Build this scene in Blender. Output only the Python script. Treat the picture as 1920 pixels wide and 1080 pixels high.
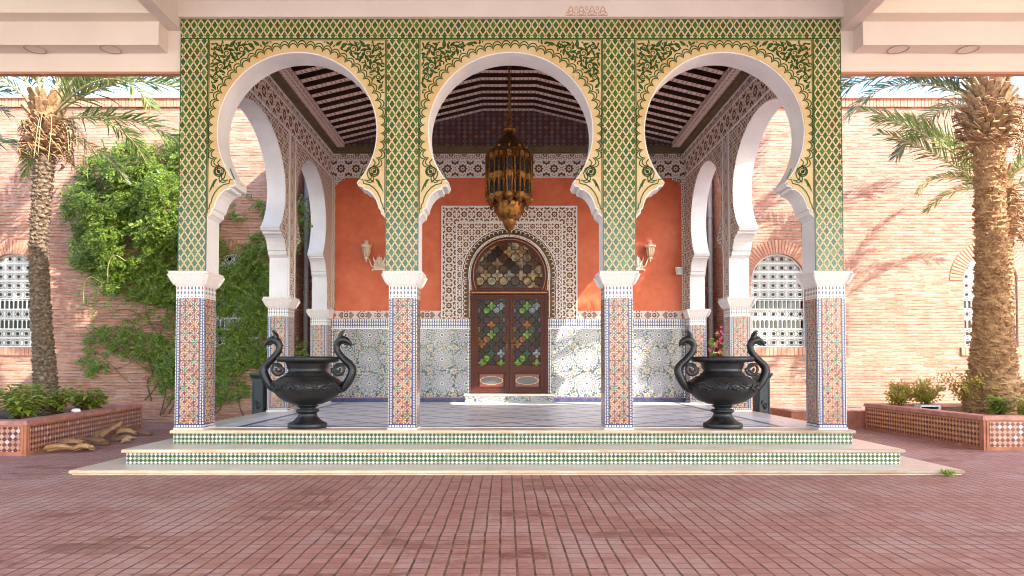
import bpy, math, random
from mathutils import Vector, Matrix, noise
from mathutils.geometry import tessellate_polygon
R = math.radians
PI = math.pi
random.seed(7)
for o in list(bpy.data.objects):
    bpy.data.objects.remove(o)
S = bpy.context.scene
COL = S.collection

# ------------------------------------------------------------------ camera, sky, sun, exposure
cam = bpy.data.objects.new('camera', bpy.data.cameras.new('camera'))
COL.objects.link(cam)
cam.location = (-.073, -8.77, 1.25)
cam.rotation_euler = (R(91.6), 0, 0)
cam.data.sensor_width = 36
cam.data.lens = 24.0
cam.data.shift_x = 13 / 1920
cam.data.shift_y = 107.2 / 1920
cam.data.clip_end = 1000
S.camera = cam
SUN = Vector((-1.13, .86, -1.0)).normalized()       # the way the light travels
w = bpy.data.worlds.new('World')
S.world = w
w.use_nodes = True
nt = w.node_tree
bg = nt.nodes['Background']
sky = nt.nodes.new('ShaderNodeTexSky')
sky.sky_type = 'NISHITA'
sky.sun_disc = False
sky.sun_elevation = math.asin(-SUN.z)
sky.sun_rotation = math.atan2(-SUN.x, -SUN.y)
sky.air_density = 1.0
sky.dust_density = 1.0
sky.ozone_density = 1.0
nt.links.new(sky.outputs[0], bg.inputs[0])
bg.inputs[1].default_value = .15
sl = bpy.data.objects.new('sun', bpy.data.lights.new('sun', 'SUN'))
COL.objects.link(sl)
sl.data.energy = 2.0
sl.data.angle = R(.5)
sl.data.color = (1, .945, .87)
sl.rotation_euler = SUN.to_track_quat('-Z', 'Y').to_euler()
sl.location = (8, -9, 14)
S.view_settings.view_transform = 'Standard'
S.view_settings.look = 'None'
S.view_settings.gamma = 1
S.view_settings.use_curve_mapping = False
S.view_settings.exposure = 2.75
S.cycles.max_bounces = 8
S.cycles.diffuse_bounces = 5
S.cycles.use_denoising = True
S.cycles.denoising_prefilter = 'ACCURATE'
S.cycles.pixel_filter_type = 'BLACKMAN_HARRIS'
S.cycles.filter_width = 1.05

# ------------------------------------------------------------------ node expressions
class E:
    def __init__(s, nt, k): s.nt, s.k = nt, k
    def __add__(a, b): return mth('ADD', a, b)
    def __radd__(a, b): return mth('ADD', b, a)
    def __sub__(a, b): return mth('SUBTRACT', a, b)
    def __rsub__(a, b): return mth('SUBTRACT', b, a)
    def __mul__(a, b): return mth('MULTIPLY', a, b)
    def __rmul__(a, b): return mth('MULTIPLY', b, a)
    def __truediv__(a, b): return mth('DIVIDE', a, b)
    def __lt__(a, b): return mth('LESS_THAN', a, b)
    def __gt__(a, b): return mth('GREATER_THAN', a, b)
def mth(op, a, b=None, c=None):
    nt = next(x.nt for x in (a, b, c) if isinstance(x, E))
    n = nt.nodes.new('ShaderNodeMath')
    n.operation = op
    for i, x in enumerate((a, b, c)):
        if x is None: continue
        if isinstance(x, E): nt.links.new(x.k, n.inputs[i])
        else: n.inputs[i].default_value = x
    return E(nt, n.outputs[0])
def fl(a): return mth('FLOOR', a)
def fr(a): return mth('FRACT', a)
def ab(a): return mth('ABSOLUTE', a)
def mn(a, b): return mth('MINIMUM', a, b)
def mx(a, b): return mth('MAXIMUM', a, b)
def sq(a): return mth('SQRT', a)
def sn(a): return mth('SINE', a)
def cs(a): return mth('COSINE', a)
def par(a): return fr(a * .5) * 2.0                 # parity of an integer
def hyp(x, y): return sq(x * x + y * y)
def lerp(f, a, b): return a + (b - a) * f
def rgb(c): return (c[0], c[1], c[2], 1)
def mixc(f, a, b, mode='MIX'):
    nt = next(x.nt for x in (f, a, b) if isinstance(x, E))
    n = nt.nodes.new('ShaderNodeMix')
    n.data_type = 'RGBA'
    n.blend_type = mode
    for i, x in ((0, f), (6, a), (7, b)):
        if isinstance(x, E): nt.links.new(x.k, n.inputs[i])
        elif i == 0: n.inputs[0].default_value = x
        else: n.inputs[i].default_value = rgb(x)
    return E(nt, n.outputs[2])
class Mat:
    def __init__(s, name):
        s.m = bpy.data.materials.new(name)
        s.m.use_nodes = True
        s.nt = s.m.node_tree
        s.bsdf = next(n for n in s.nt.nodes if n.type == 'BSDF_PRINCIPLED')
        s.outn = next(n for n in s.nt.nodes if n.type == 'OUTPUT_MATERIAL')
        tc = s.nt.nodes.new('ShaderNodeTexCoord')
        sp = s.nt.nodes.new('ShaderNodeSeparateXYZ')
        s.nt.links.new(tc.outputs['UV'], sp.inputs[0])
        s.u, s.v = E(s.nt, sp.outputs[0]), E(s.nt, sp.outputs[1])
        s.ob = E(s.nt, tc.outputs['Object'])
        s.uv = E(s.nt, tc.outputs['UV'])
    def geo(s, out):
        n = s.nt.nodes.new('ShaderNodeNewGeometry')
        return E(s.nt, n.outputs[out])
    def xyz(s, vec):
        sp = s.nt.nodes.new('ShaderNodeSeparateXYZ')
        s.nt.links.new(vec.k, sp.inputs[0])
        return [E(s.nt, sp.outputs[i]) for i in range(3)]
    def vec(s, x, y, z=0.0):
        n = s.nt.nodes.new('ShaderNodeCombineXYZ')
        for i, q in enumerate((x, y, z)):
            if isinstance(q, E): s.nt.links.new(q.k, n.inputs[i])
            else: n.inputs[i].default_value = q
        return E(s.nt, n.outputs[0])
    def rnd(s, x, y, z=0.0):
        n = s.nt.nodes.new('ShaderNodeTexWhiteNoise')
        n.noise_dimensions = '3D'
        s.nt.links.new(s.vec(x, y, z).k, n.inputs['Vector'])
        return E(s.nt, n.outputs['Value'])
    def noise(s, vec, scale, detail=3, rough=.55):
        n = s.nt.nodes.new('ShaderNodeTexNoise')
        s.nt.links.new(vec.k, n.inputs['Vector'])
        n.inputs['Scale'].default_value = scale
        n.inputs['Detail'].default_value = detail
        n.inputs['Roughness'].default_value = rough
        return E(s.nt, n.outputs[0])
    def voro(s, vec, scale, feature='F1'):
        n = s.nt.nodes.new('ShaderNodeTexVoronoi')
        n.feature = feature
        s.nt.links.new(vec.k, n.inputs['Vector'])
        n.inputs['Scale'].default_value = scale
        return E(s.nt, n.outputs['Distance'])
    def ramp(s, f, stops, const=False):
        n = s.nt.nodes.new('ShaderNodeValToRGB')
        cr = n.color_ramp
        if const: cr.interpolation = 'CONSTANT'
        while len(cr.elements) < len(stops): cr.elements.new(.5)
        for e, (p, c) in zip(cr.elements, stops):
            e.position = p
            e.color = rgb(c)
        s.nt.links.new(f.k, n.inputs[0])
        return E(s.nt, n.outputs[0])
    def step(s, f, a, b):                              # smooth 0..1 between a and b
        n = s.nt.nodes.new('ShaderNodeMapRange')
        n.interpolation_type = 'SMOOTHSTEP'
        s.nt.links.new(f.k, n.inputs[0])
        n.inputs[1].default_value = a
        n.inputs[2].default_value = b
        return E(s.nt, n.outputs[0])
    def done(s, col, rough=.6, bump=None, strength=.4, dist=.01, metal=0., spec=.5, coat=0.):
        for key, v in (('Base Color', col), ('Roughness', rough), ('Metallic', metal)):
            i = s.bsdf.inputs[key]
            if isinstance(v, E): s.nt.links.new(v.k, i)
            else: i.default_value = rgb(v) if key == 'Base Color' else v
        s.bsdf.inputs['Specular IOR Level'].default_value = spec
        s.bsdf.inputs['Coat Weight'].default_value = coat
        if bump is not None:
            b = s.nt.nodes.new('ShaderNodeBump')
            b.inputs['Strength'].default_value = strength
            b.inputs['Distance'].default_value = dist
            s.nt.links.new(bump.k, b.inputs['Height'])
            s.nt.links.new(b.outputs[0], s.bsdf.inputs['Normal'])
        return s.m
    def translucent(s, col, f):
        t = s.nt.nodes.new('ShaderNodeBsdfTranslucent')
        x = s.nt.nodes.new('ShaderNodeMixShader')
        x.inputs[0].default_value = f
        s.nt.links.new(col.k, t.inputs[0])
        s.nt.links.new(s.bsdf.outputs[0], x.inputs[1])
        s.nt.links.new(t.outputs[0], x.inputs[2])
        s.nt.links.new(x.outputs[0], s.outn.inputs[0])

MAT = {}
# ---- plain surfaces
def plain(key, c, rough=.7, var=.12, scale=3., bump=.15, metal=0., fine=60., spec=.5):
    m = Mat(key)
    n = m.noise(m.geo('Position'), scale, 4)
    f = m.noise(m.geo('Position'), fine, 3)
    dark = tuple(x * (1 - var * 1.6) for x in c)
    lite = tuple(min(1, x * (1 + var)) for x in c)
    col = m.ramp(n * .75 + f * .25, [(.3, dark), (.7, lite)])
    MAT[key] = m.done(col, rough, f, bump, .004, metal, spec)
plain('white plaster', (.70, .67, .665), .75, .10, 1.6, .4)
plain('cream render', (.66, .555, .475), .8, .06, .9, .2)
plain('bounce lit cream render', (.74, .63, .50), .8, .05, .9, .2)  # paler copy of the cream render, ground bounce put into its colour
plain('drip edge', (.42, .19, .1), .8, .15, 4)
im = Mat('weathered cast iron')
ia = im.noise(im.ob, 9, 5)
ib = im.noise(im.ob, 55, 4)
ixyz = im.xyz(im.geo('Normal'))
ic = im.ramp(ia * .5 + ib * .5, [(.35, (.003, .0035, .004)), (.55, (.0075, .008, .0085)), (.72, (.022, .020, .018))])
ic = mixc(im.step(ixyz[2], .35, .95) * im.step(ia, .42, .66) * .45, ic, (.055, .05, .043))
MAT['iron'] = im.done(ic, lerp(ib, .28, .6), ib, .5, .005, 0., .55)
plain('iron green', (.012, .019, .021), .45, .4, 8, .5, 0., 70, .5)
plain('bronze', (.27, .118, .03), .38, .55, 22, .6, .85, 120)
plain('dark bronze', (.13, .06, .022), .42, .5, 22, .6, .8, 120)
plain('ivory metal', (.72, .6, .46), .5, .15, 20, .3)
plain('white metal', (.80, .77, .72), .5, .06, 20, .15)
plain('grey metal', (.35, .36, .37), .45, .1, 20, .1, .3)
plain('terracotta', (.42, .155, .085), .8, .25, 5, .4)
plain('pink coping', (.47, .2, .155), .6, .3, 6, .4)
plain('soil', (.075, .045, .03), .95, .5, 9, .9)
plain('dark wood', (.05, .017, .010), .6, .3, 8, .3)
plain('olive cornice', (.12, .085, .035), .6, .3, 8, .3)
plain('lamp glass', (.5, .34, .2), .3, .12, 20, .1)
plain('pipe paint', (.36, .35, .35), .5, .12, 6, .1)
plain('pale bounce', (.56, .54, .50), .9, .15, 4, .5)  # pale colour of the added ground that bounces light into the court
plain('ring', (.38, .30, .25), .7)
plain('roof', (.5, .4, .33), .85, .15, 2)
hm_ = Mat('dry palm husk')
oi = hm_.nt.nodes.new('ShaderNodeObjectInfo')
hn = hm_.noise(hm_.ob, 12, 4) * .55 + E(hm_.nt, oi.outputs['Random']) * .45
MAT['husk'] = hm_.done(hm_.ramp(hn, [(.2, (.10, .05, .026)), (.42, (.26, .135, .06)), (.58, (.44, .23, .085)), (.75, (.52, .34, .17))]), .85, hm_.noise(hm_.ob, 60, 3), .6, .006)
plain('stub', (.36, .20, .085), .8, .5, 16, .8)
plain('pale stalk', (.55, .42, .2), .7, .25, 12, .3)
plain('twig', (.16, .085, .04), .85, .4, 10, .5)
plain('pink petal', (.62, .04, .18), .6, .25, 15, .2)
plain('black glass', (.012, .011, .010), .12, .4, 5, .02)
# ---- glazed tiles
GREENS = [(0, (.034, .082, .014)), (.24, (.046, .112, .016)), (.48, (.032, .094, .030)), (.62, (.038, .068, .011)),
          (.72, (.058, .135, .020)), (.88, (.068, .066, .013)), (.93, (.020, .085, .052)), (.97, (.09, .16, .07))]
def lattice():
    m = Mat('green lozenge tile')
    p = m.u / .0905 + m.v / .138
    q = m.u / .0905 - m.v / .138
    a, b = ab(fr(p) - .5), ab(fr(q) - .5)
    e = mx(a, b)
    tile = e < .382
    dot = mn(a, b) > .425
    c = m.ramp(m.rnd(fl(p), fl(q)), GREENS, True)
    chip = m.noise(m.uv, 55, 2) > .70
    c = mixc(chip * (m.noise(m.uv, 2.2, 2) > .52), c, (.6, .52, .42))
    cream = m.ramp(m.noise(m.uv, 5, 3), [(.3, (.46, .34, .155)), (.7, (.54, .43, .25))])
    col = mixc(dot, mixc(tile, cream, c), (.28, .075, .03))
    hh = tile + (fr(p) - .5) * (m.rnd(fl(p), fl(q), 3.) - .5) * 1.6 + (fr(q) - .5) * (m.rnd(fl(p), fl(q), 5.) - .5) * 1.6
    MAT['lattice'] = m.done(col, lerp(tile, .5, .2), hh, .5, .004)
lattice()
def ochre():
    m = Mat('carved ochre glaze')
    n = m.noise(m.uv, 2.6, 4)
    g = mx(fr(m.u / .21) < .012, fr(m.v / .21) < .012)
    c = m.ramp(n, [(.3, (.47, .30, .115)), (.55, (.54, .385, .185)), (.75, (.58, .46, .30))])
    MAT['ochre'] = m.done(mixc(g * .45, c, (.8, .7, .5)), .32, m.noise(m.uv, 60, 2), .1, .003)
    m = Mat('green glaze line')
    c = m.ramp(m.noise(m.geo('Position'), 6, 3), [(.3, (.018, .045, .007)), (.5, (.032, .078, .013)), (.7, (.024, .075, .03))])
    MAT['glaze'] = m.done(c, .2)
ochre()
def diamonds(key, size, dark, pale, grout, border=None):
    m = Mat(key)
    p, q = (m.u + m.v) / size, (m.u - m.v) / size
    row = par(ab(fl(p) - fl(q)) + .001)
    isd = row < .5
    rn = m.rnd(fl(p), fl(q))
    c = mixc(isd, m.ramp(rn, pale, True), m.ramp(rn, dark, True))
    e = mx(ab(fr(p) - .5), ab(fr(q) - .5))
    col = mixc(e > .465, c, grout)
    col = mixc(m.step(m.noise(m.uv, 3, 4), .52, .75) * .35, col, grout)
    hh = (e < .46) + (fr(p) - .5) * (m.rnd(fl(p), fl(q), 3.) - .5) * 1.6 + (fr(q) - .5) * (m.rnd(fl(p), fl(q), 5.) - .5) * 1.6
    MAT[key] = m.done(col, .28, hh, .45, .003)
diamonds('riser tile', .05, GREENS, [(0, (.48, .46, .41)), (.4, (.54, .52, .46)), (.8, (.44, .39, .32))], (.13, .15, .10))
MAR = [(0, (.13, .022, .028)), (.4, (.17, .035, .03)), (.75, (.09, .018, .03))]
diamonds('planter tile', .076, MAR, [(0, (.46, .22, .13)), (.3, (.52, .30, .17)), (.55, (.42, .2, .14)), (.72, (.56, .46, .42)), (.9, (.5, .3, .24))], (.36, .19, .13))
diamonds('planter tile tan', .076, MAR, [(0, (.50, .25, .10)), (.4, (.55, .30, .13)), (.8, (.46, .23, .10))], (.42, .2, .1))
def paving():
    m = Mat('red square paver')
    x, y, z = m.xyz(m.geo('Position'))
    big = m.noise(m.geo('Position'), .5, 4)
    wob = (m.noise(m.geo('Position'), 2.2, 2) - .5) * .022
    X, Y = (x + wob) / .1085, (y + wob) / .111
    ju, jv = ab(fr(X) - .5), ab(fr(Y) - .5)
    jx = m.step(ju, .418, .442)
    jy = m.step(jv, .436, .470)
    r = m.rnd(fl(X), fl(Y))
    r2 = m.rnd(fl(X), fl(Y), 3.)
    c = m.ramp(r, [(0, (.325, .138, .108)), (.35, (.37, .172, .138)), (.7, (.405, .205, .17)), (1, (.345, .15, .118))])
    worn = m.step(m.noise(m.geo('Position'), .95, 6, .65), .47, .64)
    c = mixc(worn * .55, c, (.46, .32, .285))
    stain = m.step(m.noise(m.vec(x * .55, y * 1.2, 2.), 1.5, 5, .65), .55, .62) * (r2 * .75 + .25)
    c = mixc(stain * .8, c, (.15, .032, .028))
    sc = m.noise(m.vec(x * 3., y * 12., 0.), 3, 4)
    c = mixc(m.step(sc, .56, .72) * .5, c, (.52, .38, .35))
    c = mixc(m.step(m.noise(m.vec(x * 14., y * 14., 4.), 3, 5, .7), .62, .7) * .5, c, (.50, .40, .36))
    c = mixc(m.step(m.noise(m.geo('Position'), 26, 3), .5, .8) * .35, c, (.16, .06, .055))
    j = mx(jx, jy * .85)
    jc = m.ramp(m.noise(m.geo('Position'), 7, 3), [(.3, (.055, .022, .010)), (.7, (.25, .125, .055))])
    col = mixc(j, c, jc)
    h = (1. - j) + r * .25 + m.noise(m.geo('Position'), 70, 3) * .3
    MAT['paving'] = m.done(col, lerp(stain, .62, .4), h, .5, .008)
paving()
def brick():
    m = Mat('thin salmon brick')
    wob = (m.noise(m.vec(m.u * .6, m.v * 4.), 3, 2) - .5) * .03
    vv = (m.v + wob) / .066
    row = fl(vv)
    ln = .27
    uu = m.u / ln + m.rnd(row, 0.) * 5.
    r = m.rnd(fl(uu), row)
    fv, fu = fr(vv), fr(uu)
    thick = m.noise(m.vec(m.u * 1.0, row * 3.7), 3.3, 2)
    bed = m.step(fv, .60, .72) * (1. - m.step(fv, .93, 1.))
    bed = mx(bed, m.step(fv, .97, 1.))
    course_shadow = m.step(thick, .44, .62) * (fv > .84)  # dark shadow line along the courses, painted in and sunk in the bump
    head = (ab(fu - .5) > .485) * .7
    c = m.ramp(r, [(0, (.36, .145, .082)), (.3, (.43, .20, .125)), (.6, (.47, .245, .165)), (.85, (.37, .135, .072)), (1, (.50, .29, .215))])
    c = mixc(m.step(m.noise(m.uv, 1.1, 4), .45, .75) * .5, c, (.53, .29, .2))
    mort = m.ramp(m.noise(m.vec(m.u * 2., m.v * 9.), 4, 3), [(.3, (.33, .175, .115)), (.7, (.58, .42, .335))])
    col = mixc(mx(bed, head), c, mort)
    col = mixc(course_shadow * .85, col, (.17, .06, .035))
    h = 1. - mx(bed, head) * .9 - course_shadow * .8 + m.noise(m.uv, 40, 3) * .3
    streak = m.step(m.noise(m.vec(m.u * 1.6, m.v * .22), 2.2, 5, .65), .5, .72)
    col = mixc(streak * .28, col, (.24, .10, .06))
    MAT['brick'] = m.done(col, .85, h, 1., .04)
    m = Mat('rubbed brick')
    ri = m.geo('Random Per Island')
    c = m.ramp(ri, [(0, (.40, .17, .10)), (.5, (.50, .25, .165)), (1, (.44, .2, .12))])
    MAT['arch brick'] = m.done(c, .85, m.noise(m.geo('Position'), 40, 3), .5, .01)
brick()
def pillar_tile():
    m = Mat('pillar mosaic')
    u, v = m.u, m.v
    au = ab(u)
    P = .118
    def ros(du, dv, cu):
        a = (fr(u / P + du) - .5) * P
        b = (fr(v / P + dv) - .5) * P
        return a, b, fl(u / P + du), fl(v / P + dv)
    a1, b1, i1, j1 = ros(0., 0., 0)
    a2, b2, i2, j2 = ros(.5, .5, 0)
    r1, r2 = hyp(a1, b1), hyp(a2, b2)
    s = r1 < r2
    a, b, r = lerp(s, a2, a1), lerp(s, b2, b1), mn(r1, r2)
    th = mth('ARCTAN2', b, a)
    pet = (cs(th * 8.) > -.35) * (r > .016) * (r < .043)
    pet2 = (cs(th * 4.) > .35) * (r > .044) * (r < .064)
    dot = r < .0115
    c1 = m.ramp(par(ab(i1 + j1) + .001), [(0, (.15, .02, .02)), (.4, (.02, .085, .038))], True)
    jit = m.rnd(i1, j1)
    c1 = mixc(jit > .85, c1, (.3, .10, .02))
    c = mixc(s, (.30, .09, .022), c1)
    base = (.54, .48, .40)
    bgr = m.rnd(fl((u + v) / .017), fl((u - v) / .017), 7.)
    bcol = mixc(bgr > .74, mixc(bgr > .87, base, (.30, .10, .035)), mixc(bgr > .87, (.20, .03, .022), (.30, .10, .035)))
    col = mixc(mx(pet, dot), bcol, c)
    col = mixc(pet2, col, (.15, .03, .03))
    # border strips
    bu = fr(v / .034)
    ring = hyp((au - .148), (bu - .5) * .034)
    bc = mixc(ring < .0112, (.045, .052, .13), (.62, .60, .58))
    bc = mixc(ring < .005, bc, (.05, .05, .09))
    inb = (au > .122)
    col = mixc(inb, col, bc)
    col = mixc((au > .172), col, mixc(fr(v / .05) < .3, (.62, .58, .53), (.16, .08, .1)))
    # head and foot bands
    top = v > 1.70
    tb = mixc(mx(ab(fr(u / .045) - .5) * .9 + ab(fr(v / .06) - .35) * .5, 0.) < .26, (.62, .58, .54), m.ramp(m.rnd(fl(u / .045), fl(v / .06)), [(0, (.04, .06, .16)), (.35, (.3, .05, .04)), (.6, (.03, .1, .08)), (.8, (.05, .06, .15))], True))
    col = mixc(top, col, tb)
    ln = (ab(v - 1.70) < .008)
    low = (v < .075)
    lring = hyp(fr(u / .034) * .034 - .017, v - .048)
    lb = mixc(lring < .013, (.05, .055, .15), (.66, .62, .58))
    col = mixc(low, col, lb)
    col = mixc(mx(ln, v < .026), col, (.6, .56, .5))
    MAT['pillar tile'] = m.done(col, .22)
pillar_tile()
def dado():
    m = Mat('star rosette mosaic')
    P = .535
    U, V = m.u / P + .25, (m.v - .56) / P
    x, y = (fr(U) - .5) * P, (fr(V) - .5) * P
    r = hyp(x, y)
    th = mth('ARCTAN2', y, x)
    cellr = m.rnd(fl(U), fl(V))
    k = fr(th * (16 / (2 * PI)) + .5) - .5
    kk = fr(th * (12 / (2 * PI)) + .5) - .5
    kid = fl(th * (12 / (2 * PI)) + .5)
    # fine field outside the rosettes
    s = .024
    gp, gq = (m.u + m.v) / s, (m.u - m.v) / s
    g = m.ramp(m.rnd(fl(gp), fl(gq)), [(0, (.42, .41, .39)), (.27, (.045, .06, .15)), (.48, (.04, .10, .075)), (.66, (.24, .21, .12)), (.80, (.42, .42, .42)), (.88, (.16, .06, .05)), (.93, (.03, .04, .06))], True)
    col = g
    # ring of small circles
    d = hyp(r - .196, kk * r * (2 * PI / 12))
    cc = m.ramp(m.rnd(kid, fl(U), fl(V)), [(0, (.36, .08, .06)), (.35, (.06, .07, .2)), (.66, (.36, .25, .09)), (.82, (.06, .15, .09))], True)
    big = r < .245
    rb = mixc(d < .040, (.36, .37, .37), (.18, .17, .11))
    rb = mixc(d < .030, rb, (.47, .46, .43))
    rb = mixc(d < .021, rb, (.06, .07, .13))
    rb = mixc(d < .016, rb, cc)
    rb = mixc((d > .040) * (m.rnd(fl(gp), fl(gq), 2.) > .45), rb, g)
    col = mixc(big, col, rb)
    # petals
    pet = ab(k) < (.42 - ab(r - .11) * 3.5)
    pc = mixc(pet, (.07, .07, .13), (.46, .44, .45))
    pc = mixc((ab(k) < .14) * (ab(r - .11) < .022), pc, (.2, .09, .2))
    col = mixc(r < .155, col, pc)
    col = mixc(r < .066, col, mixc(ab(k) < .24, (.34, .34, .26), (.08, .17, .13)))
    col = mixc(r < .044, col, (.6, .57, .48))
    col = mixc(r < .024, col, (.018, .025, .035))
    # ochre stars between
    cx, cy = (.5 - ab(fr(U) - .5)) * P, (.5 - ab(fr(V) - .5)) * P
    st = mn(mx(cx, cy) / .040, (cx + cy) / .056)
    col = mixc(st < 1.15, col, (.48, .45, .4))
    col = mixc(st < 1., col, (.36, .27, .16))
    col = mixc(st < .35, col, (.3, .07, .04))
    MAT['dado tile'] = m.done(col, .16)
    m = Mat('blue crenel mosaic')
    f = fr(m.u / .052)
    h = m.v
    t = ab(f - .5) < (.38 - (fr(h / .075)) * .3)
    c = mixc(t, (.64, .62, .6), (.05, .06, .16))
    c = mixc(fr(h / .075) < .16, c, (.045, .055, .17))
    MAT['crenel tile'] = m.done(c, .2)
    m = Mat('cobalt tile')
    MAT['cobalt'] = m.done(m.ramp(m.noise(m.uv, 14, 2), [(.3, (.014, .02, .09)), (.7, (.06, .07, .16))]), .2)
dado()
def carved(key, pu, pv, rad, brown=(.13, .05, .026), pale=(.76, .64, .55), fine=.045, offu=0., offv=0.):
    m = Mat(key)
    u, v = m.u + offu, m.v + offv
    def cell(o):
        a, b = (fr(u / pu + o) - .5) * pu, (fr(v / pv + o) - .5) * pv
        return a, b
    a1, b1 = cell(0.)
    a2, b2 = cell(.5)
    r1, r2 = hyp(a1, b1), hyp(a2, b2)
    s = r1 < r2
    a, b, r = lerp(s, a2, a1), lerp(s, b2, b1), mn(r1, r2)
    th = mth('ARCTAN2', b, a)
    edge = rad + cs(th * 8.) * (rad * .14)
    gear = (r < edge) * (r > rad * .46)
    hub = (r < rad * .22)
    gx, gy = fr(u / fine) - .5, fr(v / fine) - .5
    gid = m.rnd(fl(u / fine), fl(v / fine))
    fx = (ab(gx) + ab(gy) < .34 + gid * .12) * (r > rad * 1.5)
    halo = (ab(r - rad * 1.32) < rad * .09)
    leaf = (cs(th * 8. + PI) > .45) * (r > rad * 1.42) * (r < rad * 1.95)
    dark = mx(mx(gear, hub), mx(fx * .75, leaf) * (1. - halo))
    nn = m.noise(m.uv, 30, 3)
    p = m.ramp(nn, [(.3, tuple(x * .86 for x in pale)), (.7, pale)])
    col = mixc(dark, p, brown)
    MAT[key] = m.done(col, .8, 1. - dark, .6, .012)
carved('gear stucco', .34, .36, .092, offv=-.04, offu=.17)
carved('border stucco', .30, .30, .052, fine=.05, offu=.08, offv=.065)
carved('surround stucco', .3356, .34, .066, fine=.042, offu=1.4878, offv=.34)
carved('arch stucco', .27, .27, .056, fine=.054)
carved('plinth stucco', .36, .5, .05, pale=(.68, .58, .52), fine=.2, offv=.16)
def others():
    m = Mat('red polished plaster')
    n = m.noise(m.geo('Position'), 1.4, 5)
    f = m.noise(m.geo('Position'), 7, 5)
    c = m.ramp(n * .6 + f * .4, [(.3, (.45, .075, .02)), (.5, (.56, .105, .032)), (.7, (.62, .15, .058))])
    c = mixc(m.step(m.noise(m.geo('Position'), 2.6, 6, .7), .58, .76) * .22, c, (.62, .26, .15))
    MAT['red plaster'] = m.done(c, .5, f, .15, .01)
    m = Mat('cream marble')
    n = m.noise(m.geo('Position'), 1.6, 6, .65)
    f = m.noise(m.geo('Position'), 9, 5)
    x, y, z = m.xyz(m.geo('Position'))
    jt = (fr(x / 1.37 + .2) < .004)
    c = m.ramp(n * .7 + f * .3, [(.3, (.58, .45, .34)), (.5, (.70, .61, .51)), (.7, (.74, .68, .60))])
    c = mixc(m.step(f, .58, .72) * .35, c, (.48, .33, .2))
    MAT['marble'] = m.done(mixc(jt * .7, c, (.3, .2, .14)), .28, f, .05, .003)
    m = Mat('worn marble edge')
    MAT['marble nose'] = m.done(m.ramp(m.noise(m.vec(m.u, m.v * 3.), 2.5, 5), [(.3, (.55, .34, .2)), (.55, (.70, .53, .38)), (.75, (.74, .64, .52))]), .35)
    m = Mat('floor marble with dark lines')
    x, y, z = m.xyz(m.geo('Position'))
    n = m.noise(m.geo('Position'), 1.1, 6, .65)
    c = m.ramp(n, [(.3, (.64, .61, .60)), (.5, (.76, .735, .72)), (.7, (.81, .79, .77))])
    p, q = (x + y) / 1.0, (x - y) / 1.0
    ln = mx(ab(fr(p) - .5), ab(fr(q) - .5)) > .466
    ln = ln * (ab(x) < 3.55) * (y > .45) * (y < 6.)
    bord = (ab(ab(x) - 3.62) < .045) * (y > .38) * (y < 6.1)
    bord = mx(bord, (ab(y - .42) < .045) * (ab(x) < 3.66))
    tile = mx(fr(x / .56) < .008, fr(y / .56) < .008)
    c = mixc(mx(ln, bord), c, (.10, .09, .09))
    c = mixc(tile * .3, c, (.3, .28, .27))
    MAT['floor'] = m.done(c, lerp(n, .2, .42), None, spec=.3)
    m = Mat('carved capital stone')
    vo = m.voro(m.ob, 48, 'SMOOTH_F1')
    n = m.noise(m.ob, 45, 4)
    d = m.step(vo * .7 + n * .4, .28, .46)
    MAT['capital'] = m.done(mixc(d, (.80, .755, .73), (.66, .575, .535)), .8, d, -.7, .015)
    # ceiling
    m = Mat('painted beam soffit')
    n = m.noise(m.vec(m.u * 10, m.v * 24), 3, 2)
    f = ab(fr(m.u / .17) - .5)
    g = ab(fr(m.v / .06) - .5)
    k = (f + g * .6 < .36) * (f > .12)
    c = mixc(k, (.74, .60, .53), (.2, .06, .04))
    c = mixc(n > .60, c, (.22, .19, .24))
    MAT['beam paint'] = m.done(c, .5)
    m = Mat('painted tympanum')
    p, q = fr(m.u / .13), fr(m.v / .1)
    t = ab(p - .5) * .8 + ab(q - .4) * .6
    par2 = m.rnd(fl(m.u / .13), fl(m.v / .1))
    c = mixc(t < .3, (.075, .032, .036), m.ramp(par2, [(0, (.17, .05, .035)), (.5, (.085, .05, .085)), (.8, (.2, .075, .04))], True))
    c = mixc((t > .2) * (t < .25) * (par2 > .3), c, (.34, .27, .22))
    MAT['tympanum'] = m.done(c, .5)
    # doors
    m = Mat('carved red wood')
    n = m.noise(m.vec(m.u * 9, m.v * 1.2), 6, 4)
    stud = hyp(fr(m.u / .045) - .5, fr(m.v / .045) - .5) < .16
    c = m.ramp(n, [(.3, (.034, .006, .003)), (.7, (.088, .017, .008))])
    c = mixc(stud * .35, c, (.42, .17, .07))
    MAT['door wood'] = m.done(c, .5, n, .3, .004, spec=.25)
    m = Mat('gilt moulding')
    MAT['gilt'] = m.done(m.ramp(m.noise(m.uv, 8, 3), [(.3, (.33, .10, .03)), (.7, (.5, .2, .06))]), .4)
    def glass(key, a, stops):
        m = Mat(key)
        U, V = m.u / a, m.v / a
        x, y = ab(fr(U) - .5), ab(fr(V) - .5)
        f = mn(mx(x, y) / .31, (x + y) / .44)
        star = f < .93
        lead = (f > .93) * (f < 1.12)
        rs = m.rnd(fl(U), fl(V))
        rc = m.rnd(fl(U + .5), fl(V + .5), 5.)
        cs_ = m.ramp(rs, stops, True)
        cc = m.ramp(rc, stops, True)
        c = mixc(star, mixc(rc > .2, cc, cs_), cs_)
        c = mixc(star, cc, cs_)
        c = mixc(m.step(m.noise(m.uv, 9, 3), .3, .65) * .75, c, (.015, .01, .008))
        c = mixc(lead, c, (.085, .03, .014))
        MAT[key] = m.done(c, lerp(lead, .2, .5), 1. - lead + m.noise(m.uv, 14, 2) * .5, .25, .006, spec=.15)
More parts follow.
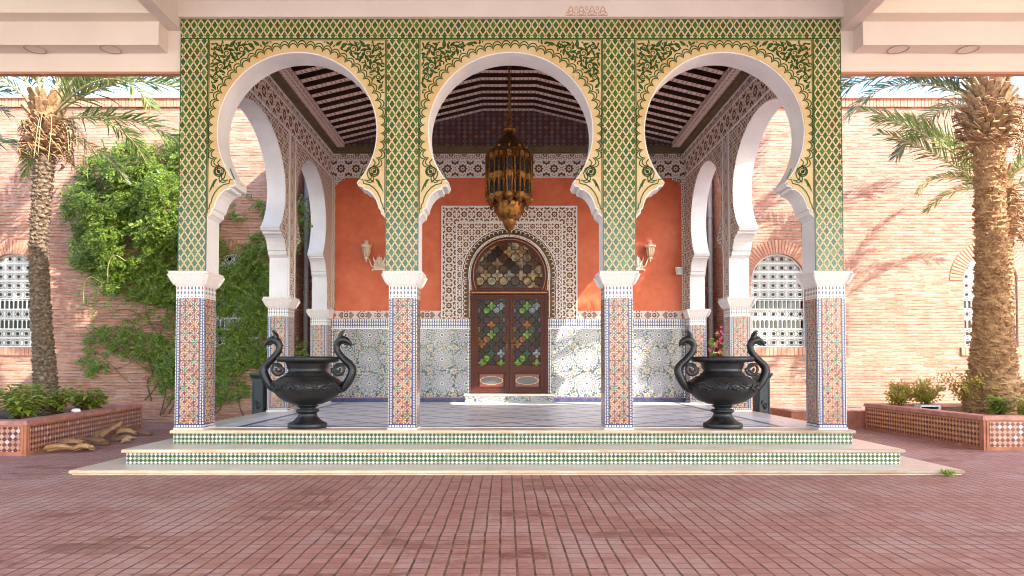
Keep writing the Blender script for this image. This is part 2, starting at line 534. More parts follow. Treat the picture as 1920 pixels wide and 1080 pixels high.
    glass('stained glass', .212, [(0, (.012, .02, .008)), (.2, (.010, .007, .007)), (.30, (.16, .34, .04)), (.46, (.012, .09, .05)), (.54, (.010, .007, .008)),  # bright green panes carry reflections painted into the glass colour
          (.68, (.05, .010, .012)), (.77, (.16, .14, .22)), (.82, (.02, .03, .01)), (.90, (.3, .10, .012)), (.96, (.26, .32, .36))])
    glass('amber glass', .262, [(0, (.4, .27, .13)), (.2, (.10, .05, .02)), (.36, (.42, .34, .22)), (.46, (.025, .014, .01)), (.64, (.27, .17, .11)), (.75, (.12, .05, .02)), (.87, (.26, .26, .2)), (.95, (.2, .03, .03))])
    m = Mat('painted door panel')
    x, y = m.u, m.v
    e = hyp(x / .235, y / .085) + cs(mth('ARCTAN2', y * 2.4, x) * 12.) * .05
    c = mixc(e < 1., (.17, .032, .022), m.ramp(m.noise(m.uv, 34, 3), [(.35, (.03, .06, .065)), (.5, (.11, .10, .085)), (.65, (.08, .03, .02))]))
    c = mixc(ab(e - 1.05) < .06, c, (.42, .28, .14))
    MAT['door panel'] = m.done(c, .35)
    m = Mat('window glass')
    ri = m.rnd(fl(m.u / .2), fl(m.v / .2))
    c = m.ramp(ri, [(0, (.028, .014, .010)), (.3, (.014, .018, .018)), (.6, (.04, .017, .010)), (.8, (.012, .017, .015))], True)
    MAT['window glass'] = m.done(c, .12)
    m = Mat('basin water')
    MAT['water'] = m.done((.10, .33, .42), .04, m.noise(m.geo('Position'), 6, 2), .15, .02)
    m = Mat('coloured lantern glass')
    lx, ly, lz = m.xyz(m.ob)
    ri = m.rnd(fl(mth('ARCTAN2', ly, lx) * (3 / PI)), fl(lz / .37), m.noise(m.ob, .01, 0))
    MAT['lantern glass'] = m.done(m.ramp(ri, [(0, (.012, .01, .012)), (.45, (.012, .02, .03)), (.58, (.04, .008, .008)), (.68, (.16, .14, .13)), (.76, (.012, .01, .01)), (.92, (.012, .03, .028))], True), .06)
    # plants
    def leaf(key, stops, tr=.3, rough=.5):
        m = Mat(key)
        c = m.ramp(m.geo('Random Per Island'), stops)
        m.done(c, rough)
        m.translucent(c, tr)
        MAT[key] = m.m
    leaf('vine leaf', [(0, (.045, .09, .012)), (.35, (.105, .18, .018)), (.75, (.20, .285, .026)), (1, (.30, .36, .06))], .42)
    leaf('frond leaf', [(0, (.12, .18, .05)), (.5, (.21, .27, .08)), (1, (.36, .37, .12))], .3, .35)
    leaf('cool frond leaf', [(0, (.065, .12, .075)), (.5, (.11, .17, .10)), (1, (.19, .21, .08))], .25, .35)
    leaf('bed leaf', [(0, (.11, .18, .02)), (.5, (.27, .37, .04)), (1, (.44, .46, .07))], .4)
    leaf('copper leaf', [(0, (.22, .24, .03)), (.5, (.50, .42, .05)), (.8, (.46, .22, .05)), (1, (.26, .34, .05))], .45)
    leaf('far leaf', [(0, (.035, .07, .02)), (1, (.08, .13, .04))], .25)
    m = Mat('palm trunk bark')
    n = m.noise(m.ob, 7, 5)
    f = m.noise(m.ob, 32, 4)
    c = m.ramp(n * .5 + f * .5, [(.32, (.12, .055, .022)), (.5, (.30, .16, .066)), (.66, (.46, .29, .13))])
    MAT['palm bark'] = m.done(c, .9, f, .9, .03)
    m = Mat('grey palm trunk bark')
    c = m.ramp(n2 if False else m.noise(m.ob, 22, 5), [(.32, (.06, .038, .024)), (.5, (.15, .10, .062)), (.68, (.29, .21, .13))])
    MAT['grey bark'] = m.done(c, .9, m.noise(m.ob, 40, 4), .9, .03)
others()

# ------------------------------------------------------------------ mesh builder
class MB:
    def __init__(s):
        s.v, s.f, s.mi, s.sm = [], [], [], []
    def add(s, vs, fs, mi=0, sm=False):
        o = len(s.v)
        s.v += [tuple(x) for x in vs]
        for f in fs:
            s.f.append([o + i for i in f])
            s.mi.append(mi)
            s.sm.append(sm)
    def box(s, x0, x1, y0, y1, z0, z1, mi=0, skip=''):
        vs = [(x0, y0, z0), (x1, y0, z0), (x1, y1, z0), (x0, y1, z0), (x0, y0, z1), (x1, y0, z1), (x1, y1, z1), (x0, y1, z1)]
        F = {'b': (0, 3, 2, 1), 't': (4, 5, 6, 7), 'f': (0, 1, 5, 4), 'k': (2, 3, 7, 6), 'l': (3, 0, 4, 7), 'r': (1, 2, 6, 5)}
        s.add(vs, [F[k] for k in F if k not in skip], mi)
    def frustum(s, b, t, mi=0):                        # b, t: (x0,x1,y0,y1,z)
        vs = [(b[0], b[2], b[4]), (b[1], b[2], b[4]), (b[1], b[3], b[4]), (b[0], b[3], b[4]),
              (t[0], t[2], t[4]), (t[1], t[2], t[4]), (t[1], t[3], t[4]), (t[0], t[3], t[4])]
        s.add(vs, [(0, 3, 2, 1), (4, 5, 6, 7), (0, 1, 5, 4), (2, 3, 7, 6), (3, 0, 4, 7), (1, 2, 6, 5)], mi)
    def prism(s, loops, a0, a1, axis='y', mi=0, side=None, back=True, smooth_side=False):
        # loops: outer 2D loop plus holes; axis y: 2D = (x,z); axis x: 2D = (y,z); axis z: 2D = (x,y)
        if axis == 'y': P = lambda p, a: (p[0], a, p[1])
        elif axis == 'x': P = lambda p, a: (a, p[0], p[1])
        else: P = lambda p, a: (p[0], p[1], a)
        side = mi if side is None else side
        tris = tessellate_polygon([[Vector((p[0], p[1], 0)) for p in L] for L in loops])
        flat = [p for L in loops for p in L]
        def orient(t):
            A, B, C = (flat[i] for i in t)
            return (B[0] - A[0]) * (C[1] - A[1]) - (B[1] - A[1]) * (C[0] - A[0])
        T = [t if orient(t) > 0 else (t[0], t[2], t[1]) for t in tris]
        # ccw in 2D: for axis y, normal of ccw (x,z) is -y -> face at a0 (front); for x: +x; for z: +z
        lo, hi = a0, a1
        fr_ = [tuple(t) for t in T]
        bk = [(t[0], t[2], t[1]) for t in T]
        if axis == 'y':
            s.add([P(p, lo) for p in flat], fr_, mi)
            if back: s.add([P(p, hi) for p in flat], bk, mi)
        else:
            s.add([P(p, hi) for p in flat], fr_, mi)
            if back: s.add([P(p, lo) for p in flat], bk, mi)
        for L in loops:
            n = len(L)
            vs = [P(p, lo) for p in L] + [P(p, hi) for p in L]
            ar = sum(L[i][0] * L[(i + 1) % n][1] - L[(i + 1) % n][0] * L[i][1] for i in range(n))
            ccw = (ar > 0) == (L is loops[0])
            fs = []
            for i in range(n):
                j = (i + 1) % n
                q = (i, j, n + j, n + i)
                if ccw != (axis == 'y'): pass
                else: q = q[::-1]
                if axis == 'y': q = q[::-1] if not ccw else q
                fs.append(q)
            s.add(vs, fs, side, smooth_side)
    def lathe(s, prof, n=32, c=(0, 0, 0), mi=0, sm=True, wob=None, a0=0., a1=2 * PI):
        full = abs(a1 - a0 - 2 * PI) < 1e-6
        m = n if full else n + 1
        vs = []
        for r, z in prof:
            for k in range(m):
                a = a0 + (a1 - a0) * k / n
                rr = r * (wob(a, z) if wob else 1)
                vs.append((c[0] + rr * math.cos(a), c[1] + rr * math.sin(a), c[2] + z))
        fs = []
        for i in range(len(prof) - 1):
            for k in range(n):
                k2 = (k + 1) % m
                fs.append((i * m + k, i * m + k2, (i + 1) * m + k2, (i + 1) * m + k))
        s.add(vs, fs, mi, sm)
    def tube(s, pts, rad, n=8, mi=0, sm=True, cap=True, flat=1.):
        pts = [Vector(p) for p in pts]
        if not isinstance(rad, (list, tuple)): rad = [rad] * len(pts)
        vs, fs = [], []
        ref = Vector((0, 0, 1))
        d0 = (pts[1] - pts[0]).normalized()
        if abs(d0.dot(ref)) > .9: ref = Vector((0, 1, 0))
        nrm = d0.cross(ref).normalized()
        for i, p in enumerate(pts):
            d = (pts[min(i + 1, len(pts) - 1)] - pts[max(i - 1, 0)])
            if d.length < 1e-9: d = d0
            d.normalize()
            nrm = (nrm - d * nrm.dot(d)).normalized()
            b = d.cross(nrm)
            for k in range(n):
                a = 2 * PI * k / n
                vs.append(p + nrm * (rad[i] * math.cos(a)) + b * (rad[i] * flat * math.sin(a)))
        for i in range(len(pts) - 1):
            for k in range(n):
                k2 = (k + 1) % n
                fs.append((i * n + k, i * n + k2, (i + 1) * n + k2, (i + 1) * n + k))
        if cap:
            fs.append(tuple(range(n))[::-1])
            fs.append(tuple((len(pts) - 1) * n + k for k in range(n)))
        s.add(vs, fs, mi, sm)
    def ribbon(s, pts, wd, y, mi=0, closed=False):      # flat raised line on a wall facing -y
        n = len(pts)
        if not isinstance(wd, (list, tuple)): wd = [wd] * n
        L, Rr = [], []
        for i in range(n):
            a = pts[(i - 1) % n] if closed else pts[max(i - 1, 0)]
            b = pts[(i + 1) % n] if closed else pts[min(i + 1, n - 1)]
            dx, dz = b[0] - a[0], b[1] - a[1]
            l = math.hypot(dx, dz) or 1
            nx, nz = -dz / l, dx / l
            L.append((pts[i][0] + nx * wd[i], y, pts[i][1] + nz * wd[i]))
            Rr.append((pts[i][0] - nx * wd[i], y, pts[i][1] - nz * wd[i]))
        fs = [(i, (i + 1) % n, n + (i + 1) % n, n + i)[::-1] for i in range(n if closed else n - 1)]
        s.add(L + Rr, fs, mi)
    def build(s, name, mats, parent=None, loc=None, rz=0, uv=True):
        me = bpy.data.meshes.new(name)
        me.from_pydata(s.v, [], s.f)
        if isinstance(mats, str): mats = [mats]
        for k in mats: me.materials.append(MAT[k])
        me.polygons.foreach_set('material_index', s.mi)
        me.polygons.foreach_set('use_smooth', s.sm)
        me.update()
        if uv:
            L = me.uv_layers.new(name='UVMap')
            d = [0.] * (2 * len(me.loops))
            co = s.v
            for p in me.polygons:
                nx, ny, nz = abs(p.normal.x), abs(p.normal.y), abs(p.normal.z)
                if ny >= nx and ny >= nz * .7: ax = (0, 2)
                elif nx >= nz * .7: ax = (1, 2)
                else: ax = (0, 1)
                for li in p.loop_indices:
                    c = co[me.loops[li].vertex_index]
                    d[2 * li], d[2 * li + 1] = c[ax[0]], c[ax[1]]
            L.data.foreach_set('uv', d)
        o = bpy.data.objects.new(name, me)
        COL.objects.link(o)
        if parent: o.parent = parent
        if loc: o.location = loc
        if rz: o.rotation_euler.z = rz
        return o
def tag(o, label, cat, group=None):
    o['label'] = label
    o['category'] = cat
    if group: o['group'] = group
    return o
def thing(name, label, cat, loc=(0, 0, 0), rz=0, group=None):
    o = bpy.data.objects.new(name, None)
    o.empty_display_size = .2
    COL.objects.link(o)
    o.location = loc
    o.rotation_euler.z = rz
    return tag(o, label, cat, group)
def struct(o):
    o['kind'] = 'structure'
    return o
def clone(o, parent=None):
    c = o.copy()
    COL.objects.link(c)
    if parent: c.parent = parent
    for ch in list(o.children): clone(ch, c)
    return c
def smooth_path(pts, k=6):                              # Catmull-Rom
    P = [Vector(p) for p in pts]
    P = [P[0] * 2 - P[1]] + P + [P[-1] * 2 - P[-2]]
    out = []
    for i in range(1, len(P) - 2):
        for j in range(k):
            t = j / k
            a, b, c, d = P[i - 1], P[i], P[i + 1], P[i + 2]
            out.append(.5 * ((2 * b) + (c - a) * t + (2 * a - 5 * b + 4 * c - d) * t * t + (3 * b - a - 3 * c + d) * t ** 3))
    out.append(P[-2])
    return out
def smooth_vals(v, k=6):
    return [x.x for x in smooth_path([(a, 0, 0) for a in v], k)]

FLOOR = .41
# ------------------------------------------------------------------ ground
g = MB()
N = 120
g.add([(-N, -9.6, 0), (N, -9.6, 0), (N, N, 0), (-N, N, 0)], [(0, 1, 2, 3)])
struct(g.build('paving', 'paving'))
g = MB()                                                # unseen pale ground behind the camera, added for brighter, less pink bounce
g.add([(-N, -N, 0), (N, -N, 0), (N, -9.601, 0), (-N, -9.601, 0)], [(0, 1, 2, 3)])
struct(g.build('bounce_ground', 'pale bounce'))

# ------------------------------------------------------------------ steps and porch floor
st = thing('entrance_steps', 'cream marble steps with green and white tiled risers below the porch', 'steps')
def tread(x0, x1, y0, z1, top):
    m = MB()
    m.box(x0, x1, y0 + .02, 6.3, z1 - .04, z1, 0)
    pts = [(y0 + .02, z1 - .04), (y0 + .005, z1 - .035), (y0, z1 - .02), (y0 + .005, z1 - .005), (y0 + .02, z1)]
    vs = [(x, y, z) for x in (x0, x1) for y, z in pts]
    m.add(vs, [(i, i + 5, i + 6, i + 1)[::-1] for i in range(4)] + [(0, 1, 2, 3, 4), (9, 8, 7, 6, 5)], 1, True)
    return m.build('tread', [top, 'marble nose'], st)
def riser(x0, x1, y0, z0, z1, key='riser tile'):
    m = MB()
    m.box(x0, x1, y0, 6.25, z0, z1, 0, 'bt')
    return m.build('riser', key, st)
m = MB()
m.box(-4.33, 4.38, -.06, 6.35, FLOOR - .04, FLOOR, 0)
pts = [(-.06, FLOOR - .04), (-.075, FLOOR - .035), (-.08, FLOOR - .02), (-.075, FLOOR - .005), (-.06, FLOOR)]
m.add([(x, y, z) for x in (-4.33, 4.38) for y, z in pts], [(i, i + 5, i + 6, i + 1)[::-1] for i in range(4)] + [(0, 1, 2, 3, 4), (9, 8, 7, 6, 5)], 1, True)
m.box(-3.95, 3.95, .30, 6.33, FLOOR, FLOOR + .004, 2, 'b')
m.build('porch_floor', ['marble', 'marble nose', 'floor'], st)
riser(-4.30, 4.35, -.045, .235, FLOOR - .04)
tread(-4.64, 4.69, -.62, .235, 'marble')
riser(-4.60, 4.65, -.575, .055, .195)
tread(-4.98, 5.10, -1.06, .055, 'marble')
riser(-4.96, 5.08, -1.03, -.05, .015, 'marble nose')

# ------------------------------------------------------------------ portico
po = thing('entrance_portico', 'green and ochre tiled portico with three white horseshoe arches and red back wall', 'portico')
CORB = [(1.155, 3.14), (1.11, 3.185), (1.095, 3.19), (1.085, 3.25), (1.062, 3.262), (1.045, 3.33), (1.015, 3.40), (.975, 3.455), (.925, 3.495), (.865, 3.512), (.86, 3.545), (.805, 3.55), (.777, 3.60)]
AC, AR = 4.27, 1.03
def arch_half(half):                                   # bottom corbel -> crown, right side, relative to the centre line
    k = half / 1.155
    pts = [(x * k, z) for x, z in CORB]
    a0 = math.asin((3.60 - AC) / AR)
    for i in range(1, 33):
        a = a0 + (PI / 2 - a0) * i / 32
        pts.append((AR * k * math.cos(a), AC + AR * math.sin(a)))
    return pts
def arch_line(cx, half):                               # right to left over the crown
    h = arch_half(half)
    return [(cx + x, z) for x, z in h] + [(cx - x, z) for x, z in h[-2::-1]]
Z0 = 2.45
ARCH = [(2.770, 1.155), (0., 1.19), (-2.770, 1.155)]
def arcade_loop(arches, xl, xr, z0, zt):
    L = [(xl, z0), (xl, zt), (xr, zt), (xr, z0)][::-1]
    L = [(xr, zt), (xl, zt), (xl, z0)]
    for cx, half in sorted(arches):
        L.append((cx - half, z0))
        L += [(p[0], p[1]) for p in arch_line(cx, half)[::-1]]
        L.append((cx + half, z0))
    L.append((xr, z0))
    return L
m = MB()
m.prism([arcade_loop(ARCH, -4.285, 4.285, Z0, 6.3)], 0, .38, 'y', 0)
m.prism([[(-4.28, 6.3005), (4.28, 6.3005), (.6, 7.14), (-.6, 7.14)]], .1, .37, 'y', 0)
m.build('arcade_wall', 'white plaster', po)
# tiled strips, top band
for x0, x1 in ((-4.289, -3.925), (-1.615, -1.19), (1.19, 1.615), (3.925, 4.289)):
    m = MB()
    m.box(x0 + .012, x1 - .012, -.012, -.0005, Z0 + .003, 5.475, 0, 'k')
    for a, b in ((x0, x0 + .012), (x1 - .012, x1)): m.box(a, b, -.014, -.0005, Z0 + .003, 5.475, 1, 'k')
    m.build('tile_strip', ['lattice', 'glaze'], po)
m = MB()
m.box(-4.289, 4.289, -.013, -.0005, 5.489, 5.735, 0, 'k')
m.box(-4.289, 4.289, -.015, -.0005, 5.475, 5.489, 1, 'k')
m.build('tile_band', ['lattice', 'glaze'], po)
# spandrels: ochre panels with raised green scallops and scrolls
def leafshape(c, ang, ln, wd, bend):
    top, bot = [], []
    for i in range(7):
        t = i / 6
        a = ang + bend * t
        x = c[0] + ln * (math.cos(ang + bend * t * .5) * t)
        z = c[1] + ln * (math.sin(ang + bend * t * .5) * t)
        wv = wd * math.sin(PI * min(1, t * .96 + .04)) ** .7 * (1.15 - .6 * t)
        top.append((x - math.sin(a) * wv, z + math.cos(a) * wv))
        bot.append((x + math.sin(a) * wv * .25, z - math.cos(a) * wv * .25))
    return top, bot
def spandrel(cx, half):
    m = MB()
    k = half / 1.155
    line = arch_line(cx, half - .012)
    L = [(cx - half + .002, 3.15), (cx - half + .002, 5.473), (cx + half - .002, 5.473), (cx + half - .002, 3.15)][::-1]
    loop = [(cx + half - .002, 5.473), (cx - half + .002, 5.473), (cx - half + .002, 3.16)] + [(cx - (half + .012) * p[0] / 1.155, p[1] + (.014 if i < 13 else 0)) for i, p in enumerate(CORB)][1:]
    h = [(p[0] * k, p[1]) for p in CORB]
    a0 = math.asin((3.60 - AC) / AR)
    for i in range(0, 65):
        a = PI - a0 + (a0 * 2 - PI) * i / 64
        loop.append((cx + (AR + .014) * k * math.cos(a), AC + (AR + .014) * math.sin(a)))
    loop += [(cx + (half + .012) * p[0] / 1.155, p[1] + .014) for p in CORB][::-1][:-1] + [(cx + half - .002, 3.16)]
    m.prism([loop], -.008, -.0005, 'y', 0, None, False)
    Y = -.0115
    def rib(pts, wd, closed=False): m.ribbon([(cx + p[0], p[1]) for p in pts], wd, Y, 1, closed)
    def leaf(c, a, ln, wd, bend):
        t, b = leafshape(c, a, ln, wd, bend)
        n = len(t)
        vs = [(cx + p[0], Y, p[1]) for p in t + b]
        m.add(vs, [(i, i + 1, n + i + 1, n + i) for i in range(n - 1)], 1)
    # two parallel rows of scallops
    ns = 44
    aa, bb = R(-36), R(216)
    for off, wd in ((.085, .0075), (.123, .0075)):
        pts = []
        for i in range(ns * 12 + 1):
            t = i / 12
            a = aa + (bb - aa) * t / ns
            rr = AR + off - .03 + .062 * math.sqrt(max(0, math.sin(PI * (t % 1)) + .001))
            pts.append((rr * k * math.cos(a), AC + rr * math.sin(a)))
        rib(pts, wd)
    # filling scrolls
    rng = random.Random(11)
    circ = []
    def clear(x, z):
        d = math.hypot(x / k, z - AC) - AR - .168
        c = min(half - .028 + x, 5.452 - z, d, -x + .02)
        for q in circ: c = min(c, math.hypot(x - q[0], z - q[1]) - q[2])
        return c
    while len(circ) < 110:
        best = None
        for _ in range(900):
            x, z = rng.uniform(-half + .03, 0), rng.uniform(3.9, 5.45)
            c = clear(x, z)
            if c > 0 and (best is None or c > best[2]): best = (x, z, c)
        if best is None or best[2] < .011: break
        circ.append((best[0], best[1], min(best[2], .085)))
    for (x, z, r) in circ:
        ph = rng.uniform(0, 2 * PI)
        sg = rng.choice((-1, 1))
        for sx in (-1, 1):
            X = -x * sx * -1
            X = x if sx < 0 else -x
            p0, s2 = (ph, sg) if sx < 0 else (PI - ph, -sg)
            if r > .045:
                pts, ws = [], []
                for i in range(30):
                    t = i / 29
                    a = p0 + s2 * t * 3.3 * PI
                    q = r * (.98 * (1 - t) ** .8 * .62 + .06)
                    pts.append((X + q * math.cos(a), z + q * math.sin(a)))
                    ws.append(.0105 * (1 - .5 * t))
                rib(pts, ws)
                nl = 6 if r > .08 else 4
                for j in range(nl):
                    a = p0 + j * 2 * PI / nl
                    leaf((X + r * .66 * math.cos(a), z + r * .66 * math.sin(a)), a + s2 * 1.0, r * 1.15, r * .42 * (1 if s2 > 0 else -1), s2 * 1.3)
            else:
                leaf((X - r * math.cos(p0), z - r * math.sin(p0)), p0 - .4 * s2, r * 2.9, r * 1.15 * s2, s2 * .9)
    # eye scroll, leaf and stepped lines over each corbel
    for sx in (-1, 1):
        def ring(c, r0, wd): rib([(sx * (c[0] + r0 * math.cos(i * PI / 10)) * k, c[1] + r0 * math.sin(i * PI / 10)) for i in range(20)], wd, True)
        c = (1.005, 3.74)
        ring(c, .062, .008); ring(c, .042, .006); ring(c, .012, .012)
        rib([(sx * x * k, z) for x, z in ((.985, 3.90), (1.02, 3.86), (1.0, 3.81), (.94, 3.78), (.915, 3.72), (.93, 3.66), (1.0, 3.60))], .008)
        rib([(sx * x * k, z) for x, z in ((.86, 3.78), (.80, 3.64), (.86, 3.635), (.87, 3.585), (.94, 3.57), (1.0, 3.53), (1.05, 3.47), (1.085, 3.40), (1.10, 3.33), (1.115, 3.315), (1.125, 3.26), (1.148, 3.245))], .008)
        aa2 = -.5 if sx > 0 else PI + .5
        leaf((sx * 1.02 * k, 3.64), aa2 - sx * .2, .12, .03 * sx, -.9 * sx)
        leaf((sx * 1.07 * k, 3.60), aa2 - sx * .9, .15, .022 * sx, .5 * sx)
        rib([(sx * (half - .012), 3.2), (sx * (half - .012), 5.46)], .005)
    rib([(-half + .01, 5.463), (half - .01, 5.463)], .005)
    m.build('spandrel_panel', ['ochre', 'glaze'], po)
for cx, half in ARCH: spandrel(cx, half)

# pillars with capitals
def pillar_proto():
    h = 1.85
    m = MB()
    m.box(-.18, .18, -.18, .18, 0, h, 0, 'tb')
    p = m.build('pillar', 'pillar tile', po)
    c = MB()
    c.frustum((-.185, .185, -.185, .185, h - .005), (-.205, .205, -.205, .205, h + .03))
    c.frustum((-.20, .20, -.20, .20, h + .03), (-.245, .245, -.245, .245, h + .155))
    c.box(-.25, .25, -.25, .25, h + .155, h + .185)
    for sx in (-1, 1):
        for sy in (-1, 1):
            c.tube(smooth_path([(sx * .19, sy * .19, h + .02), (sx * .222, sy * .222, h + .08), (sx * .25, sy * .25, h + .15)], 4), [.022] * 9, 6)
    c.build('capital', 'capital', p)
    b = MB()
    b.box(-.19, .19, -.19, .19, -.001, .028)
    b.build('pillar_base', 'marble', p)
    return p
pp = pillar_proto()
spots = [(x, .185) for x in (-4.13, -1.39, 1.39, 4.13)] + [(x, y) for x in (-4.11, 4.11) for y in (3.53, 6.19)]
for i, (x, y) in enumerate(spots):
    p = pp if i == 0 else clone(pp, po)
    p.location = (x, y, FLOOR)
# side walls (each one with two arches), carved stucco inside
SA = [(1.865, 1.485), (4.875, 1.155)]
for sx in (-1, 1):
    m = MB()
    L = arcade_loop(SA, .381, 6.375, Z0, 6.25)
    a, b = sorted((sx * 3.945, sx * 4.27))
    m.prism([L], a, b, 'x', 0)
    sw = m.build('side_wall', 'white plaster', po)
    # stucco skin on the inner face
    def scale_loop(g):
        L = [(6.368, 5.40), (.39, 5.40), (.39, Z0 + .0)]
        for cy, half in SA:
            L.append((cy - half - g, Z0))
            L += [(p[0], p[1] + (g if p[1] > AC else 0)) for p in arch_line(cy, half + g)[::-1]]
            L.append((cy + half + g, Z0))
        L.append((6.368, Z0))
        return L
    def skin(L, a0, a1, key, name):
        mm = MB()
        i, o = sx * a0, sx * a1
        mm.prism([L], min(i, o), max(i, o), 'x', 0, 0, False)
        if sx > 0:
            mm2 = MB()
            mm2.prism([L], i, o, 'x', 0)
            mm = mm2
        return mm.build(name, key, sw)
    skin(scale_loop(.012), 3.938, 3.9445, 'arch stucco', 'stucco_panel')
    skin([(.39, 5.42), (6.368, 5.42), (6.368, 5.80), (.39, 5.80)], 3.932, 3.9445, 'gear stucco', 'frieze')
    skin([(.39, 5.82), (6.368, 5.82), (6.368, 5.95), (.39, 5.95)], 3.932, 3.9445, 'border stucco', 'upper_frieze')
    mm = MB()
    x0, x1 = sorted((sx * 3.915, sx * 3.944))
    for z in (5.40, 5.80, 5.95): mm.box(x0, x1, .39, 6.365, z, z + .02)
    for y in (3.36, 3.69): mm.box(x0 + .004, x1, y - .012, y + .012, Z0, 5.40)
    mm.build('moulding', 'white plaster', sw)
    mm = MB()                                          # vertical border over the middle pillar
    x0, x1 = sorted((sx * 3.93, sx * 3.9375))
    mm.box(x0, x1, 3.38, 3.67, Z0, 5.39)
    mm.build('pier_stucco', 'border stucco', sw)

# back wall
BY = 6.38
m = MB()
m.prism([[(-4.27, .3), (4.27, .3), (4.27, 6.25), (.56, 7.14), (-.56, 7.14), (-4.27, 6.25)]], BY, 7.0, 'y', 0)
bw = m.build('back_wall', 'red plaster', po)
# rounded corners and jamb strips beside the red field
for sx in (-1, 1):
    mm = MB()
    pts = [(3.94, 2.45), (3.94, 5.42), (3.55, 5.42)] + [(3.86 - .20 + .20 * math.sin(a) - 0, 5.36 - .20 + .20 * math.cos(a)) for a in [i * PI / 16 for i in range(9)]] + [(3.86, 2.45)]
    pts[2] = (3.66, 5.42)
    L = [(sx * x, z) for x, z in pts]
    if sx > 0: L = L
    mm.prism([L], BY - .012, BY - .0005, 'y', 0)
    mm.build('jamb_stucco', 'border stucco', bw)
def panel(name, x0, x1, z0, z1, d, key, parent=bw, back=.0005):
    mm = MB()
    mm.box(x0, x1, BY - d, BY - back, z0, z1)
    return mm.build(name, key, parent)
panel('frieze', -3.93, 3.93, 5.44, 5.80, .012, 'gear stucco')
panel('upper_frieze', -3.93, 3.93, 5.82, 5.95, .012, 'border stucco')
mm = MB()
for z in (5.42, 5.80): mm.box(-3.914, 3.914, BY - .025, BY - .0005, z, z + .02)
mm.build('moulding', 'white plaster', bw)
# dado, left and right of the door
for x0, x1 in ((-3.93, -.842), (.886, 3.93)):
    mm = MB()
    mm.box(x0 + .06, x1 - .06, BY - .014, BY - .0005, .52, 2.03, 0)
    d = mm.build('dado', 'dado tile', bw)
    mm = MB()
    mm.box(x0, x1, BY - .018, BY - .0005, 2.06, 2.255)
    mm.box(x0, x1, BY - .016, BY - .0005, 2.03, 2.06, 1)
    mm.box(x0, x0 + .06, BY - .016, BY - .0005, .50, 2.03, 0)
    mm.box(x1 - .06, x1, BY - .016, BY - .0005, .50, 2.03, 0)
    mm.build('dado_border', ['crenel tile', 'white plaster'], d)
    mm = MB()
    mm.box(x0, x1, BY - .022, BY - .0005, FLOOR, .50)
    mm.build('skirting', 'cobalt', d)
for x0, x1 in ((-3.86, -1.49), (1.52, 3.86)):
    panel('dado_frieze', x0, x1, 2.262, 2.435, .02, 'plinth stucco')
# carved surround with a round-headed opening
DX = .022
def surround(x0, x1, z0, z1, hole_r, cz, d0, d1, key, name):
    mm = MB()
    L = [(x1, z0), (x1, z1), (x0, z1), (x0, z0), (DX - hole_r * .985, z0), (DX - hole_r * .985, cz - .18)]
    for i in range(41):
        a = PI + .18 - (PI + .36) * i / 40
        L.append((DX + hole_r * math.cos(a), cz + hole_r * math.sin(a)))
    L += [(DX + hole_r * .985, cz - .18), (DX + hole_r * .985, z0)]
    mm.prism([L], BY - d1, BY - d0, 'y', 0)
    return mm.build(name, key, bw)
CZ = 3.225
ds = surround(-1.478, 1.522, 2.262, 4.765, .855, CZ, .0005, .028, 'surround stucco', 'door_surround')
surround(-1.14, 1.184, 2.275, 4.40, 1.075, CZ, .0285, .034, 'arch stucco', 'inner_surround')
mm = MB()
for (x0, x1, z0, z1) in ((-1.49, -1.462, 2.262, 4.777), (1.506, 1.534, 2.262, 4.777), (-1.462, 1.506, 4.749, 4.777), (-1.165, -1.14, 2.27, 4.425), (1.184, 1.209, 2.27, 4.425), (-1.14, 1.184, 4.40, 4.425)):
    mm.box(x0, x1, BY - .042, BY - .0005, z0, z1)
for rr in (1.06, .90, .862):                            # plain rings
    pts = [(DX + rr * .985, BY - .036, 2.29)] + [(DX + rr * math.cos(a), BY - .036, CZ + rr * math.sin(a)) for a in [-.15 + (PI + .3) * i / 48 for i in range(49)]] + [(DX - rr * .985, BY - .036, 2.29)]
    mm.tube(pts, .013, 5)
sc = [(1.03, 0)]
for i in range(33):                                    # scalloped ring
    a = -.1 + (PI + .2) * i / 32
    c = (DX + .975 * math.cos(a), CZ + .975 * math.sin(a))
    pts = [(c[0] + .052 * math.cos(a + t), BY - .036, c[1] + .052 * math.sin(a + t)) for t in [(-PI * .62 + PI * 1.24 * j / 8) for j in range(9)]]
    mm.tube(pts, .008, 4, cap=False)
for s in (-1, 1):
    for i in range(9):
        c = (DX + s * .965, 3.08 - i * .095)
        a = 0 if s > 0 else PI
        pts = [(c[0] + .05 * math.cos(a + t), BY - .036, c[1] + .05 * math.sin(a + t)) for t in [(-PI * .62 + PI * 1.24 * j / 8) for j in range(9)]]
        mm.tube(pts, .008, 4, cap=False)
mm.build('surround_moulding', 'white plaster', ds)
# brown scalloped ground between the rings
mm = MB()
L = [(DX + 1.05 * .985, 2.285)] + [(DX + 1.05 * math.cos(a), CZ + 1.05 * math.sin(a)) for a in [-.15 + (PI + .3) * i / 40 for i in range(41)]] + [(DX - 1.05 * .985, 2.285), (DX - .905 * .985, 2.285)] + \
    [(DX + .905 * math.cos(a), CZ + .905 * math.sin(a)) for a in [PI + .15 - (PI + .3) * i / 40 for i in range(41)]] + [(DX + .905 * .985, 2.285)]
mm.prism([L], BY - .032, BY - .0285, 'y', 0)
mm.build('scallop_ground', 'dark bronze', ds)

